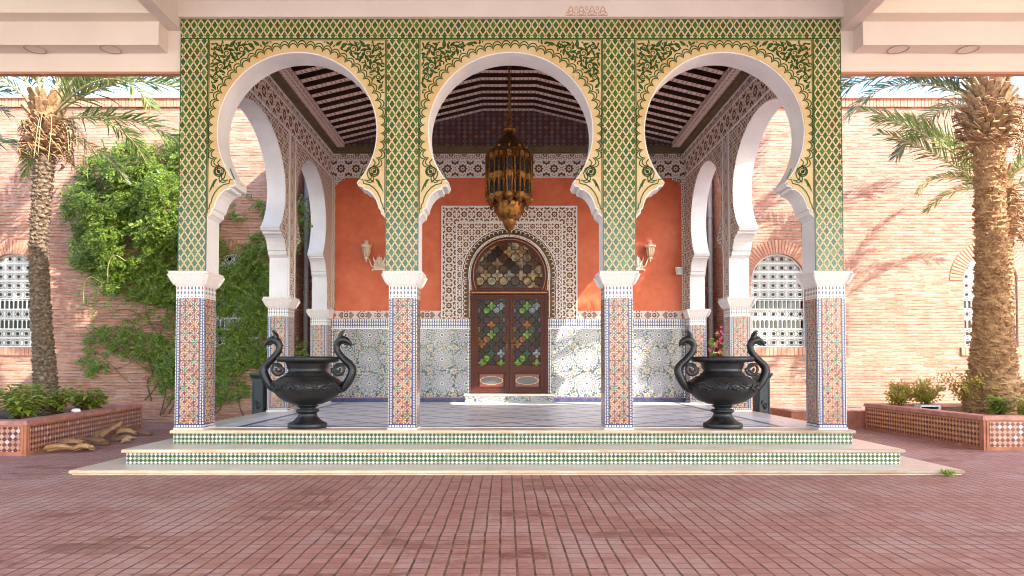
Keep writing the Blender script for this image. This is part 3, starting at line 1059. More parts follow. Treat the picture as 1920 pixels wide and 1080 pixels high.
# doors: frame, two leaves, fanlight, threshold
m = MB()
FX0, FX1 = -.84, .884
for x0, x1 in ((FX0, FX0 + .075), (FX1 - .075, FX1)): m.box(x0, x1, BY - .075, BY - .0005, .60, 2.88)
m.box(FX0, FX1, BY - .08, BY - .0005, 2.80, 2.885)
m.box(FX0 + .02, FX1 - .02, BY - .095, BY - .08, 2.825, 2.85, 1)
m.build('door_frame', ['door wood', 'gilt'], po)
def door_leaf(x0, x1, hs):
    m = MB()
    y0, y1 = BY - .06, BY - .012
    st_, cx = .10, (x0 + x1) / 2
    m.box(x0, x0 + st_, y0, y1, .615, 2.795)
    m.box(x1 - st_, x1, y0, y1, .615, 2.795)
    for z0, z1 in ((.615, .72), (1.065, 1.22), (2.69, 2.795)): m.box(x0 + st_, x1 - st_, y0 + .001, y1, z0, z1)
    m.box(x0 + st_, x1 - st_, y0 + .03, y1, .72, 1.065)
    # muntins over the glass
    d = m.build('door_leaf', 'door wood', po)
    gm = MB()
    gm.box(x0 + st_ - cx, x1 - st_ - cx, y0 + .025, y1 - .002, 1.22, 2.69)
    gl = gm.build('glass', 'stained glass', d, (cx, 0, 0))
    mm = MB()
    a, n = .212, 0
    # star-and-cross lattice bars
    gx0, gx1, gz0, gz1 = x0 + st_ - cx, x1 - st_ - cx, 1.22, 2.69
    i0, i1, j0, j1 = math.floor(gx0 / a), math.ceil(gx1 / a), math.floor(gz0 / a), math.ceil(gz1 / a)
    for i in range(i0, i1):
        for j in range(j0, j1):
            sx, sz = (i + .5) * a, (j + .5) * a
            star = []
            for t in range(16):
                rr = (.44 if t % 2 == 0 else .335) * a
                ang = t * PI / 8
                star.append((sx + rr * math.cos(ang), sz + rr * math.sin(ang)))
            for t in range(16):
                A, B = star[t], star[(t + 1) % 16]
                if all(gx0 <= q[0] <= gx1 and gz0 <= q[1] <= gz1 for q in (A, B)):
                    mm.tube([(A[0], y0 + .016, A[1]), (B[0], y0 + .016, B[1])], .0075, 4, cap=False)
            for ex, ez in ((1, 0), (0, 1)):
                A, B = (sx + ex * .43 * a, sz + ez * .43 * a), (sx + ex * .57 * a, sz + ez * .57 * a)
                if all(gx0 <= q[0] <= gx1 and gz0 <= q[1] <= gz1 for q in (A, B)):
                    mm.tube([(A[0], y0 + .016, A[1]), (B[0], y0 + .016, B[1])], .0085, 4, cap=False)
    mm.build('lattice_bars', 'door wood', d, (cx, 0, 0))
    pm = MB()
    w2 = (x1 - x0) / 2 - st_ - .03
    pm.box(-w2, w2, 0, .012, -.135, .135)
    pm.build('painted_panel', 'door panel', d, (cx, y0 + .017, .892))
    hm = MB()
    hx = x1 - .05 if hs > 0 else x0 + .05
    hm.box(hx - .02, hx + .02, y0 - .012, y0 - .0005, 1.60, 1.80)
    hm.tube([(hx, y0 - .012, 1.72), (hx, y0 - .05, 1.72), (hx - hs * .09, y0 - .05, 1.715)], .009, 6)
    hm.build('handle', 'dark bronze', d)
door_leaf(-.765, .018, 1)
door_leaf(.026, .809, -1)
def seg_loop(r, zb):
    a0 = math.asin((zb - CZ) / r)
    return [(DX + r * math.cos(a), CZ + r * math.sin(a)) for a in [a0 + (PI - 2 * a0) * i / 40 for i in range(41)]]
m = MB()
m.prism([seg_loop(.85, 2.886), seg_loop(.735, 2.945)[::-1]], BY - .07, BY - .0005, 'y', 0)
m.tube([(x, BY - .075, z) for x, z in seg_loop(.80, 2.90)], .011, 5, 1)
fl_ = m.build('fanlight', ['door wood', 'gilt'], po)
m = MB()
m.prism([[(x - DX, z - CZ) for x, z in seg_loop(.74, 2.94)]], BY - .04, BY - .01, 'y', 0)
m.build('glass', 'amber glass', fl_, (DX, 0, CZ))
m = MB()
a = .262
for i in range(-4, 4):
    for j in range(-3, 4):
        sx, sz = (i + .5) * a, (j + .5) * a
        star = [(sx + (.44 if t % 2 == 0 else .335) * a * math.cos(t * PI / 8), sz + (.44 if t % 2 == 0 else .335) * a * math.sin(t * PI / 8)) for t in range(16)]
        for t in range(16):
            A, B = star[t], star[(t + 1) % 16]
            if all(math.hypot(*q) < .735 and q[1] > -.28 for q in (A, B)):
                m.tube([(A[0], BY - .045, A[1]), (B[0], BY - .045, B[1])], .0085, 4, cap=False)
        for ex, ez in ((1, 0), (0, 1)):
            A, B = (sx + ex * .43 * a, sz + ez * .43 * a), (sx + ex * .57 * a, sz + ez * .57 * a)
            if all(math.hypot(*q) < .735 and q[1] > -.28 for q in (A, B)):
                m.tube([(A[0], BY - .045, A[1]), (B[0], BY - .045, B[1])], .0095, 4, cap=False)
m.build('lattice_bars', 'door wood', fl_, (DX, 0, CZ))
m = MB()
m.box(-.95, 1.0, BY - .2, BY - .023, FLOOR + .004, .555, 1)
m.box(-.97, 1.02, BY - .22, BY - .0005, .555, .60, 0)
m.build('threshold', ['marble', 'dado tile'], po)

# ceiling: shallow tray of painted beams
def tray(z_off=0.):
    return [(-3.93, 6.10 + z_off), (-.56, 6.92 + z_off), (.56, 6.92 + z_off), (3.93, 6.10 + z_off)]
m = MB()
t = tray(.16)
m.prism([t + [(p[0], p[1] + .05) for p in t[::-1]]], .38, BY, 'y', 0)
m.build('ceiling', 'dark wood', po)
m = MB()
t = tray(0.)
b = MB()
pts = tray(0.)
b.prism([[(p[0], p[1]) for p in pts] + [(p[0], p[1] + .158) for p in pts[::-1]]], -.066, .066, 'y', 0)
bv = MB()
beam = b.build('ceiling_beam', ['dark wood', 'beam paint'], po)
for p in beam.data.polygons:                             # only the underside is painted
    if p.normal.z < -.5: p.material_index = 1
n = 17
for i in range(n):
    o = beam if i == 0 else clone(beam, po)
    o.location = (0, BY - .09 - i * .33, 0)
m = MB()
m.prism([[(-3.93, 5.97), (3.93, 5.97)] + [(p[0], p[1] + .16) for p in tray(0.)[::-1]]], BY - .02, BY - .0005, 'y', 0)
m.build('tympanum', 'tympanum', po)
m = MB()
m.box(-3.93, 3.93, BY - .14, BY - .021, 5.97, 6.095)
for sx in (-1, 1):
    x0, x1 = sorted((sx * 3.80, sx * 3.93))
    m.box(x0, x1, .39, BY - .141, 5.971, 6.093)
    x0, x1 = sorted((sx * 3.62, sx * 3.80))
    m.box(x0, x1, .39, BY - .141, 6.06, 6.16, 1)
m.build('cornice', ['olive cornice', 'beam paint'], po)
m = MB()
gb = [(-4.31, 6.26), (-3.93, 6.34), (-.56, 7.15), (.56, 7.15), (3.93, 6.34), (4.31, 6.26)]
m.prism([gb + [(x, z + .1) for x, z in gb[::-1]]], .105, 6.99, 'y', 0)
m.build('roof', 'roof', po)

# ------------------------------------------------------------------ canopy over the forecourt
cp = thing('entrance_canopy', 'cream rendered canopy ceiling with stepped edge beams above the forecourt', 'canopy')
for sx in (-1, 1):
    m = MB()
    x0, x1 = sorted((sx * 4.47, sx * 15.))
    m.box(x0, x1, -.22, .019, 5.30, 6.2)
    m.box(x0, x1, -.44, -.22, 5.60, 6.2, 1)
    m.build('edge_beam', ['cream render', 'bounce lit cream render'], cp)
    m = MB()
    xa, xb = sorted((sx * 4.30, sx * 15.))
    m.box(xa, xb, .02, .10, 5.06, 6.2)
    m.box(xa, xb, .018, .104, 5.03, 5.06, 1)
    m.build('fascia', ['cream render', 'drip edge'], cp)
    m = MB()
    x0, x1 = sorted((sx * 4.30, sx * 4.469))
    m.box(x0, x1, -13., .019, 5.60, 6.2)
    m.build('cross_beam', 'cream render', cp)
    for px in ((5.14, 6.11) if sx < 0 else (4.98, 5.88)):
        m = MB()
        ring = [(.118, 0), (.128, -.004), (.128, -.010), (.116, -.010), (.112, -.002)]
        m.lathe(ring, 28)
        m.lathe([(.0, -.0015), (.112, -.0015)], 28, mi=1)
        m.build('downlight', ['ring', 'cream render'], cp, (sx * px, -.105, 5.2985))
m = MB()
m.box(-4.30, 4.30, -.075, -.016, 5.737, 6.2)
m.box(-4.298, 4.298, -.06, -.016, 5.7365, 5.737)
m.build('lintel_beam', 'cream render', cp)
m = MB()                                                # carved palmettes on the lintel
for i in range(4):
    cx = .775 + i * .138
    prof = [(.06, 0), (.055, .03), (.035, .05), (.022, .075), (.02, .095), (.010, .105), (.0, .125)]
    L = [(cx + x, 5.752 + z) for x, z in prof] + [(cx - x, 5.752 + z) for x, z in prof[-2::-1]]
    m.ribbon(L, .004, -.079, 0, True)
    m.ribbon([(cx + .03 * math.cos(a), 5.785 + .022 * math.sin(a)) for a in [j * PI / 6 for j in range(12)]], .003, -.079, 0, True)
    if i < 3:
        m.ribbon([(cx + .069 + .018 * math.cos(a), 5.845 + .025 * math.sin(a)) for a in [j * PI / 4 for j in range(8)]], .003, -.079, 0, True)
m.build('palmette_relief', 'gilt', cp)
m = MB()
m.box(-15., 15., -13., .10, 6.201, 6.5)  # runs on unseen behind the camera, lengthened to keep sun off the paving
for sx in (-1, 1):
    x0, x1 = sorted((sx * 4.47, sx * 15.))
    m.box(x0, x1, -13., -.4405, 5.98, 6.2)
m.box(-4.299, 4.299, -13., -.0755, 5.95, 6.2)
m.build('canopy_slab', 'cream render', cp)

# ------------------------------------------------------------------ brick walls with grilled windows
WY = 6.0
def win_loop(cx, w_, z0, zt, n=24):
    r = w_ / 2
    zs = zt - r
    return [(cx - r, z0), (cx + r, z0)] + [(cx + r * math.cos(i * PI / n), zs + r * math.sin(i * PI / n)) for i in range(n + 1)]
def make_grille():
    # local: x centred, z from 0, faces -y
    W, H = 1.16, 2.02
    r = W / 2
    zs = H - r
    def inside(x, z, g=.0):
        if z < g or abs(x) > r - g: return False
        return z <= zs or math.hypot(x, z - zs) <= r - g
    m = MB()
    def seg(a, b, rad=.009):
        if inside(a[0], a[1], -.001) and inside(b[0], b[1], -.001):
            m.tube([(a[0], 0, a[1]), (b[0], 0, b[1])], rad, 4, cap=False)
    def poly(pts, rad, closed=True):
        n = len(pts)
        run = []
        for i in range(n + (1 if closed else 0)):
            p = pts[i % n]
            if inside(p[0], p[1], .005): run.append((p[0], 0, p[1]))
            else:
                if len(run) > 1: m.tube(run, rad, 4, cap=False)
                run = []
        if len(run) > 1: m.tube(run, rad, 4, cap=False)
    c = W / 6
    rows = [('f', .0), ('f', c), ('b', 2 * c), ('f', 2 * c + .235), ('b', 3 * c + .235), ('f', 3 * c + .47), ('f', 4 * c + .47), ('f', 5 * c + .47), ('s', 6 * c + .47), ('s', 7 * c + .47)]
    for kind, z0 in rows:
        zz = z0 + .012
        for q in (z0, z0 + .014):
            ln = [(x / 40 * W - r, q) for x in range(41)]
            poly(ln, .007, False)
        for i in range(6):
            cx = -r + (i + .5) * c
            if kind in 'fs':
                cz = z0 + c / 2
                poly([(cx + c * .44 * math.cos(a), cz + c * .44 * math.sin(a)) for a in [k * PI / 12 for k in range(24)]], .0072)
                poly([(cx + c * (.27 + .045 * math.cos(6 * a)) * math.cos(a), cz + c * (.27 + .045 * math.cos(6 * a)) * math.sin(a)) for a in [k * PI / 15 for k in range(30)]], .0078)
                for k in range(4):
                    a = PI / 4 + k * PI / 2
                    poly([(cx + c * q * math.cos(a), cz + c * q * math.sin(a)) for q in (.46, .56, .68)], .0055, False)
                poly([(cx - c / 2, z0 + c * t / 6) for t in range(7)], .006, False)
            else:
                for s in (-.25, .25):
                    bx = cx + s * c
                    poly([(bx - .25 * c, z0 + .014 + t * .21 / 6) for t in range(7)], .0105, False)
                    poly([(bx + .03 * math.cos(a), z0 + .19 + .02 * math.sin(a)) for a in [k * PI / 6 for k in range(7)]], .008, False)
    # outer frame
    fp = win_loop(0, W - .02, .008, H - .005)
    m.tube([(x, 0, z) for x, z in fp] + [(fp[0][0], 0, fp[0][1])], .014, 4, cap=False)
    return m
GR = make_grille()
grille_mesh = None
def brick_wall(name, label, x0, x1, wins, ret):
    global grille_mesh
    t = thing(name, label, 'brick wall', ((x0 + x1) / 2, WY, 0))
    ox = (x0 + x1) / 2
    holes = [win_loop(cx - ox, 1.17, 1.62, 3.65)[::-1] for cx in wins]
    m = MB()
    L = [(x1 - ox, -.1), (x1 - ox, 6.86), (x0 - ox, 6.86), (x0 - ox, -.1)][::-1]
    m.prism([L] + holes, 0, .55, 'y', 0)
    ra, rb = sorted(ret)
    m.box(ra - ox, rb - ox, .9, 1.3, -.1, 6.9)           # set-back return beside the porch
    sgn = 1 if x0 > 0 else -1
    qa, qb = sorted((sgn * 4.72 - ox, sgn * 5.4 - ox))
    m.box(qa, qb, .551, 1.29, -.1, 6.86)
    m.build('wall', 'brick', t)
    m = MB()                                            # soldier course and coping
    x = x0
    while x < x1 - .01:
        m.box(x - ox + .006, min(x + .075, x1) - ox - .006, -.05, .545, 6.861, 7.03)
        x += .075
    m.box(x0 - ox, x1 - ox, -.035, .5, 6.862, 7.02, 0)
    m.box(x0 - ox, x1 - ox, -.09, .6, 7.031, 7.07, 0)
    m.build('coping', 'arch brick', t)
    for cx in wins:
        m = MB()
        nv, rr = 34, .585
        for i in range(nv):
            a, b = PI * i / nv + .012, PI * (i + 1) / nv - .012
            q = [(cx - ox + R_ * math.cos(w_), 3.065 + R_ * math.sin(w_)) for R_, w_ in ((rr + .002, a), (rr + .3, a), (rr + .3, b), (rr + .002, b))]
            m.prism([q], -.014, .05, 'y', 0)
        for i in range(15):
            xx = cx - ox - .675 + i * .09
            m.box(xx + .005, xx + .085, -.03, .05, 1.44, 1.615)
        wd = m.build('brick_arch', 'arch brick', t)
        m = MB()
        m.prism([win_loop(0, 1.165, 0, 2.025)], .16, .2, 'y', 0)
        pane = m.build('window', 'window glass', t, (cx - ox, 0, 1.622))
        if grille_mesh is None:
            gr = GR.build('grille', 'white metal', pane, (0, .06, 0))
            grille_mesh = gr.data
        else:
            gr = bpy.data.objects.new('grille', grille_mesh)
            COL.objects.link(gr)
            gr.parent = pane
            gr.location = (0, .06, 0)
    return t
brick_wall('brick_wall', 'shaded brick wall behind the climbing vine and the left palm', -16., -4.72, (-10.77, -5.98), (-4.72, -4.29))
brick_wall('brick_wall', 'sunlit brick wall behind the basin and the thick palm', 4.72, 16., (5.86, 10.46), (4.29, 4.72))
for x, lab in ((4.60, 'pale downpipe in the corner right of the porch'), (-4.60, 'pale downpipe in the corner left of the porch, behind the vine')):
    t = thing('downpipe', lab, 'pipe', (x, 6.72, 0), 0, 'downpipes beside the porch')
    m = MB()
    m.tube([(0, 0, .02), (0, 0, 6.8)], .055, 12)
    m.build('pipe', 'pipe paint', t)
    for z in (1.2, 2.9, 4.6):
        m = MB()
        m.lathe([(.058, -.03), (.068, -.025), (.068, .025), (.058, .03)], 12, (0, 0, z))
        m.box(-.02, .02, .05, .18, z - .02, z + .02)
        m.build('bracket', 'grey metal', t)

# ------------------------------------------------------------------ hanging lantern
lt = thing('hanging_lantern', 'large pierced bronze lantern hanging under the porch ceiling before the door', 'lantern', (0., 3.1, 3.55))
m = MB()
z = 2.02
pts = []
m.tube([(0, 0, 2.0), (0, 0, 3.30)], .018, 8)
k = 0
while z < 3.28:
    a = k % 2
    pts = [((.035 * math.cos(t)) * (1 - a), (.035 * math.cos(t)) * a, z + .05 + .05 * math.sin(t)) for t in [i * PI / 6 for i in range(13)]]
    m.tube(pts, .009, 5, cap=False)
    z += .085
    k += 1
m.build('chain', 'bronze', lt)
m = MB()
m.lathe([(.03, 2.02), (.05, 1.97), (.035, 1.93), (.06, 1.90), (.07, 1.86), (.04, 1.82), (.055, 1.80)], 16)
m.lathe([(.05, 1.74), (.10, 1.77), (.145, 1.82), (.13, 1.82), (.08, 1.78), (.05, 1.74)], 24, wob=lambda a, z: 1 + .12 * math.cos(8 * a))
m.build('crown', 'bronze', lt)
m = MB()
m.lathe([(.05, 1.75), (.10, 1.71), (.17, 1.64), (.225, 1.56), (.25, 1.49), (.26, 1.46), (.30, 1.43), (.29, 1.40)], 32, wob=lambda a, z: 1 + .035 * math.cos(16 * a))
m.build('dome', 'dark bronze', lt)
m = MB()
m.lathe([(.29, 1.41), (.295, .62), (.22, .56), (.2, .52)], 24, sm=False)
for zz in (1.37, 1.03, .68):
    m.lathe([(.29, zz - .03), (.315, zz - .02), (.315, zz + .02), (.29, zz + .03)], 32)
m.build('drum', 'dark bronze', lt)
m = MB()
m.lathe([(.20, .56), (.255, .55), (.25, .50), (.235, .40), (.20, .28), (.185, .25), (.12, .235), (.12, .20), (.10, .13), (.055, .05), (.02, .02), (.0, -.10)], 32, wob=lambda a, z: 1 + .03 * math.cos(12 * a))
m.build('lower_cup', 'bronze', lt)
tm = MB()
hexr = .093
prof = [(.0, -.17), (.012, -.15), (.03, -.12), (.018, -.09), (.05, -.05), (.085, -.01), (hexr, 0), (hexr, .08)]
tm.lathe(prof, 6, sm=False)
for a0, a1 in ((.335, .43), (.70, .78)):
    tm.lathe([(hexr * .9, a0 - .02), (hexr * 1.08, a0), (hexr * 1.08, a1), (hexr * .9, a1 + .02)], 6, sm=False)
tm.lathe([(hexr, .77), (hexr * 1.1, .78), (.06, .83), (.03, .85), (.02, .88), (.028, .90), (.0, .95)], 6, sm=False)
for i in range(6):
    a = i * PI / 3
    tm.tube([(hexr * math.cos(a), hexr * math.sin(a), .05), (hexr * math.cos(a), hexr * math.sin(a), .78)], .013, 5)
for i in range(6):
    a, b = i * PI / 3, (i + 1) * PI / 3
    A, B = Vector((hexr * math.cos(a), hexr * math.sin(a), 0)), Vector((hexr * math.cos(b), hexr * math.sin(b), 0))
    for z0, z1 in ((.08, .33), (.43, .70)):             # arched openings
        ar = [A.lerp(B, .12 + .76 * t) + Vector((0, 0, z1 - .06 + .05 * math.sin(PI * t))) for t in [k / 6 for k in range(7)]]
        tm2 = [A.lerp(B, .12) + Vector((0, 0, z0))] + ar + [A.lerp(B, .88) + Vector((0, 0, z0))]
        tm.tube(tm2, .0075, 4, cap=False)
tur = tm.build('turret', 'bronze', lt)
gm = MB()
gm.lathe([(hexr * .84, .05), (hexr * .84, .74)], 6, sm=False)
gm.build('glass', 'lantern glass', tur)
for i in range(11):
    o = tur if i == 0 else clone(tur, lt)
    a = 2 * PI * i / 11 - PI / 2
    o.location = (.325 * math.cos(a), .325 * math.sin(a), .56)
    o.rotation_euler.z = a + PI / 6

# ------------------------------------------------------------------ wall lamps
def sconce(x, label):
    t = thing('wall_sconce', label, 'wall lamp', (x, BY, 3.36), 0, 'ivory wall lamps on the red wall')
    m = MB()
    m.prism([[(.10, 0), (.13, .05), (.11, .16), (.06, .22), (.05, .27), (-.05, .27), (-.06, .22), (-.11, .16), (-.13, .05), (-.10, 0)]], -.03, -.001, 'y', 0)
    for s in (-1, 1):
        for q in range(4):
            a = q * .4
            m.tube([(s * .03, -.03, .06), (s * (.06 + .02 * q), -.045, .12 + .03 * q), (s * (.09 + .012 * q), -.05, .10 + .06 * q)], [.02, .022, .004], 6)
    m.tube([(0, -.03, .05), (0, -.06, .2), (0, -.045, .31)], [.03, .028, .006], 6)
    m.box(-.15, .15, -.04, -.001, -.02, .012)
    for s in (-1, 1): m.lathe([(.0, -.045), (.02, -.03), (.022, -.01), (.0, .0)], 8, (s * .15, -.03, .0))
    m.build('bracket', 'ivory metal', t)
    for s in (-1, 1):
        m = MB()
        m.tube(smooth_path([(s * .06, -.03, .03), (s * .15, -.09, .06), (s * .19, -.11, .15), (s * .22, -.12, .225), (s * .27, -.12, .23)], 5), .012, 6)
        m.lathe([(.0, .14), (.014, .18), (.02, .215), (.045, .225), (.05, .24), (.02, .25), (.03, .265)], 10, (s * .27, -.12, 0))
        for k in range(6):
            a = k * PI / 3
            m.tube([(s * .27 + .045 * math.cos(a), -.12 + .045 * math.sin(a), .27), (s * .27 + .08 * math.cos(a), -.12 + .08 * math.sin(a), .37), (s * .27 + .09 * math.cos(a), -.12 + .09 * math.sin(a), .48)], .008, 4)
            m.lathe([(.0, .0), (.014, .012), (.0, .045)], 6, (s * .27 + .105 * math.cos(a), -.12 + .105 * math.sin(a), .505))
        m.lathe([(.085, .475), (.118, .48), (.122, .50), (.10, .51), (.06, .535), (.05, .56), (.03, .58), (.012, .6), (.0, .66)], 14, (s * .27, -.12, 0))
        for k in range(5):
            a = k * 2 * PI / 5
            m.tube([(s * .27 + .025 * math.cos(a), -.12 + .025 * math.sin(a), .56), (s * .27 + .04 * math.cos(a), -.12 + .04 * math.sin(a), .64)], [.008, .003], 4)
        arm = m.build('lamp_arm', 'ivory metal', t)
        m = MB()
        m.lathe([(.03, .262), (.055, .29), (.072, .35), (.08, .42), (.084, .478)], 14, (s * .27, -.12, 0))
        m.build('lamp_glass', 'lamp glass', arm)
sconce(-2.87, 'ivory twin-arm wall lamp on the red wall, left of the door')
sconce(2.87, 'ivory twin-arm wall lamp on the red wall, right of the door')
t = thing('floodlight', 'small white floodlight fixed high by the right end of the red wall', 'floodlight', (3.80, BY, 3.30))
m = MB()
m.box(-.01, .01, -.09, -.013, -.01, .02)
m.build('bracket', 'grey metal', t)
m = MB()
m.frustum((-.085, .035, -.2, -.09, -.07), (-.10, .05, -.17, -.06, .09))
m.box(-.085, .035, -.205, -.1995, -.055, .06, 1)
o = m.build('housing', ['white metal', 'grey metal'], t)

# ------------------------------------------------------------------ urns
def urn(x, label, src=None):
    if src:
        o = clone(src)
        o.location = (x, .30, FLOOR)
        o['label'] = label
        o.rotation_euler.z = R(4)
        return o
    t = thing('garden_urn', label, 'urn', (x, .30, FLOOR), R(-2), 'black griffin urns at the top of the steps')
    t.scale = (.965, .965, .975)
    m = MB()
    prof = [(.0, .30), (.12, .30), (.10, .305), (.2, .325), (.31, .365), (.40, .43), (.455, .50), (.475, .555), (.465, .60), (.42, .65), (.375, .675), (.37, .69), (.33, .70), (.30, .712), (.295, .735), (.268, .75), (.255, .775), (.255, .81), (.27, .86), (.315, .895)]
    m.lathe([(r, z) for r, z in prof[1:]], 56)
    m.lathe([(.315, .895), (.36, .888), (.40, .90), (.415, .925), (.41, .95), (.385, .965), (.34, .962), (.30, .93), (.27, .8)], 56, wob=lambda a, z: 1 + (.012 * abs(math.cos(10 * a)) if z > .89 else 0))
    m.lathe([(.0, .86), (.285, .86)], 32)
    # relief: a garland round the shoulder
    rng = random.Random(3)
    for i in range(150):
        a = 2 * PI * i / 150
        zz = .565 + .03 * math.sin(a * 9) + rng.uniform(-.03, .03)
        r0 = .474 if zz > .53 else .465
        r0 = .476 - max(0, zz - .555) * .45 - max(0, .555 - zz) * .2
        c = Vector((r0 * math.cos(a), r0 * math.sin(a), zz))
        tn = Vector((-math.sin(a), math.cos(a), 0))
        up = Vector((0, 0, 1))
        d = (tn * math.cos(rng.uniform(0, 6.3)) + up * math.sin(rng.uniform(-1, 1))).normalized() * rng.uniform(.022, .042)
        m.tube([c - d, c + Vector((c.x, c.y, 0)).normalized() * .012, c + d], [.005, .017, .003], 5)
    for i in range(20):                                # egg moulding under the rim
        a = 2 * PI * i / 20
        m.tube([(.40 * math.cos(a + t_), .40 * math.sin(a + t_), .935 - .035 * math.cos(t_ * 10.5)) for t_ in (-.14, -.07, 0, .07, .14)], .009, 4)
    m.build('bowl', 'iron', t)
    m = MB()
    m.lathe([(.15, .30), (.105, .27), (.10, .255), (.14, .252), (.155, .24), (.155, .225), (.145, .212), (.125, .205), (.12, .18), (.135, .15), (.165, .115), (.205, .085), (.235, .072), (.255, .066), (.262, .055), (.262, .004), (.255, .0), (.0, .0)], 48, wob=lambda a, z: 1 + (.018 * math.cos(16 * a) if .08 < z < .2 else 0))
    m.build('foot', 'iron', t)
    for s in (-1, 1):
        m = MB()
        P = [(.42, .50), (.50, .545), (.578, .66), (.618, .77), (.59, .85), (.50, .93), (.425, 1.02), (.40, 1.10), (.425, 1.165), (.475, 1.195), (.53, 1.185), (.575, 1.15), (.60, 1.105)]
        Q = [.045, .060, .070, .066, .058, .056, .052, .052, .062, .068, .052, .036, .008]
        pts = smooth_path([(s * a, 0, b) for a, b in P], 5)
        rad = smooth_vals(Q, 5)
        m.tube(pts, [max(.004, q) for q in rad], 12, flat=.85)
        m.tube(smooth_path([(s * .50, 0, 1.155), (s * .535, 0, 1.135), (s * .56, 0, 1.11)], 4), [.022] * 5 + [.016, .010, .008, .004], 8)   # lower beak
        for yy in (-.026, .026):                        # ears / crest
            m.tube(smooth_path([(s * .44, yy, 1.20), (s * .455, yy * 1.3, 1.27), (s * .50, yy * 1.4, 1.33)], 3), [.03, .028, .026, .022, .016, .010, .003], 6)
            m.lathe([(.0, -.012), (.012, 0), (.0, .012)], 8, (s * .508, yy * 1.75, 1.195))
        for i in range(7):                             # mane ridge down the back of the neck
            q = pts[30 - i * 4 + 6] if 36 - i * 4 < len(pts) else pts[-8]
            nx = pts[min(len(pts) - 1, 37 - i * 4)] - pts[max(0, 35 - i * 4)]
            side = Vector((nx.z, 0, -nx.x)).normalized() * (-s)
            m.tube([q + side * .035, q + side * .066 - nx.normalized() * .02], [.018, .004], 5)
        sp = []
        for i in range(34):                            # inner scroll
            t_ = i / 33
            a = PI * .62 + t_ * 3.4 * PI
            rr = .090 * (1 - t_) ** .6 + .010
            sp.append((s * (.425 - rr * math.cos(a) * -1), 0, .80 + rr * math.sin(a)))
        m.tube([(s * .56, 0, .82), (s * .50, 0, .875)] + sp[4:], [.02] + [.019] * (len(sp) - 3), 8)
        m.tube([(s * .345, 0, .80), (s * .315, 0, .79)], [.02, .004], 6)
        for zz, rr in ((.60, .07), (.72, .072)): pass
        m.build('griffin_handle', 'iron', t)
    return t
u1 = urn(-2.69, 'black cast-iron urn with griffin handles on the porch edge, left of the door')
urn(2.81, 'black cast-iron urn with griffin handles on the porch edge, right of the door', u1)

# square iron pedestals beside the second pillars
def pedestal(x, label, src=None):
    if src:
        o = clone(src)
        o.location = (x, 3.52, .235)
        o['label'] = label
        return o
    t = thing('iron_pedestal', label, 'pedestal', (x, 3.52, .235), 0, 'dark pedestals outside the porch')
    m = MB()
    m.box(-.125, .125, -.19, .19, 0, .05)
    m.frustum((-.12, .12, -.18, .18, .05), (-.10, .10, -.155, .155, .10))
    m.box(-.10, .10, -.155, .155, .10, .76)
    for zz in (.14, .70): m.box(-.085, .085, -.165, -.154, zz, zz + .02)
    for xx in (-.085, .07): m.box(xx, xx + .015, -.165, -.154, .16, .70)
    for i in range(9):
        a = i * .7
        m.tube([(0, -.157, .22), (.05 * math.sin(a), -.168, .26 + .012 * i), (.065 * math.sin(a + .4), -.16, .30 + .01 * i)], [.01, .012, .003], 5)
    m.build('shaft', 'iron green', t)
    m = MB()
    m.frustum((-.10, .10, -.155, .155, .76), (-.135, .135, -.19, .19, .82))
    m.box(-.14, .14, -.195, .195, .82, .86)
    m.build('cap', 'iron green', t)
    return t
p1 = pedestal(-4.465, 'dark iron pedestal outside the porch near the vine')
pedestal(4.53, 'dark iron pedestal outside the porch before the sunlit brick wall', p1)

# ------------------------------------------------------------------ planters
def planter(name, label, poly, front, tile_side, h=.48):
    t = thing(name, label, 'planter', (poly[0][0], poly[0][1], 0))
    ox, oy = poly[0]
    L = [(x - ox, y - oy) for x, y in poly]
    cxm, cym = sum(p[0] for p in L) / len(L), sum(p[1] for p in L) / len(L)
    def inset(d):
        n = len(L)
        out = []
        for i in range(n):
            a, b, c = Vector(L[i - 1]), Vector(L[i]), Vector(L[(i + 1) % n])
            d1, d2 = (b - a).normalized(), (c - b).normalized()
            n1, n2 = Vector((-d1.y, d1.x)), Vector((-d2.y, d2.x))
            bi = (n1 + n2).normalized()
            out.append(tuple(b + bi * (d / max(.3, bi.dot(n1)))))
        return out
    m = MB()
    m.prism([L, inset(.2)[::-1]], -.05, h - .06, 'z', 0)
    m.build('wall', 'terracotta', t)
    m = MB()
    m.prism([inset(.01)[::1] if False else inset(-.022), inset(.235)[::-1]], h - .061, h - .012, 'z', 0)
    m.prism([inset(-.012), inset(.225)[::-1]], h - .012, h, 'z', 0)
    m.build('coping', 'pink coping', t)
    m = MB()
    m.prism([inset(.199)], h - .12, h - .1, 'z', 0)
    m.build('soil', 'soil', t)
    n = len(L)
    for i in range(n):
        a, b = Vector(L[i]), Vector(L[(i + 1) % n])
        if i not in front and i not in tile_side: continue
        d = (b - a)
        ln = d.length
        ang = math.atan2(d.y, d.x)
        m = MB()
        e = .085
        m.box(e, ln - e, -.008, -.0005, .055, h - .085, 0)
        m.box(e - .045, e - .012, -.010, -.0005, .02, h - .07, 1)
        m.box(ln - e + .012, ln - e + .045, -.010, -.0005, .02, h - .07, 1)
        o = m.build('tile_panel', ['planter tile' if i in front else tile_side[i], 'terracotta'], t, (a.x, a.y, 0), ang)
    return t
planter('planter_bed', 'raised planter with maroon and white tiles around the slender palm', [(-14., .57), (-6.60, .57), (-7.16, 4.6), (-14., 4.6)], (0,), {1: 'planter tile'})
planter('planter_bed', 'raised planter with maroon and tan tiles around the thick palm', [(6.86, 1.15), (14., 1.15), (14., 4.40), (6.86, 4.40)], (0,), {3: 'planter tile tan'}, .50)
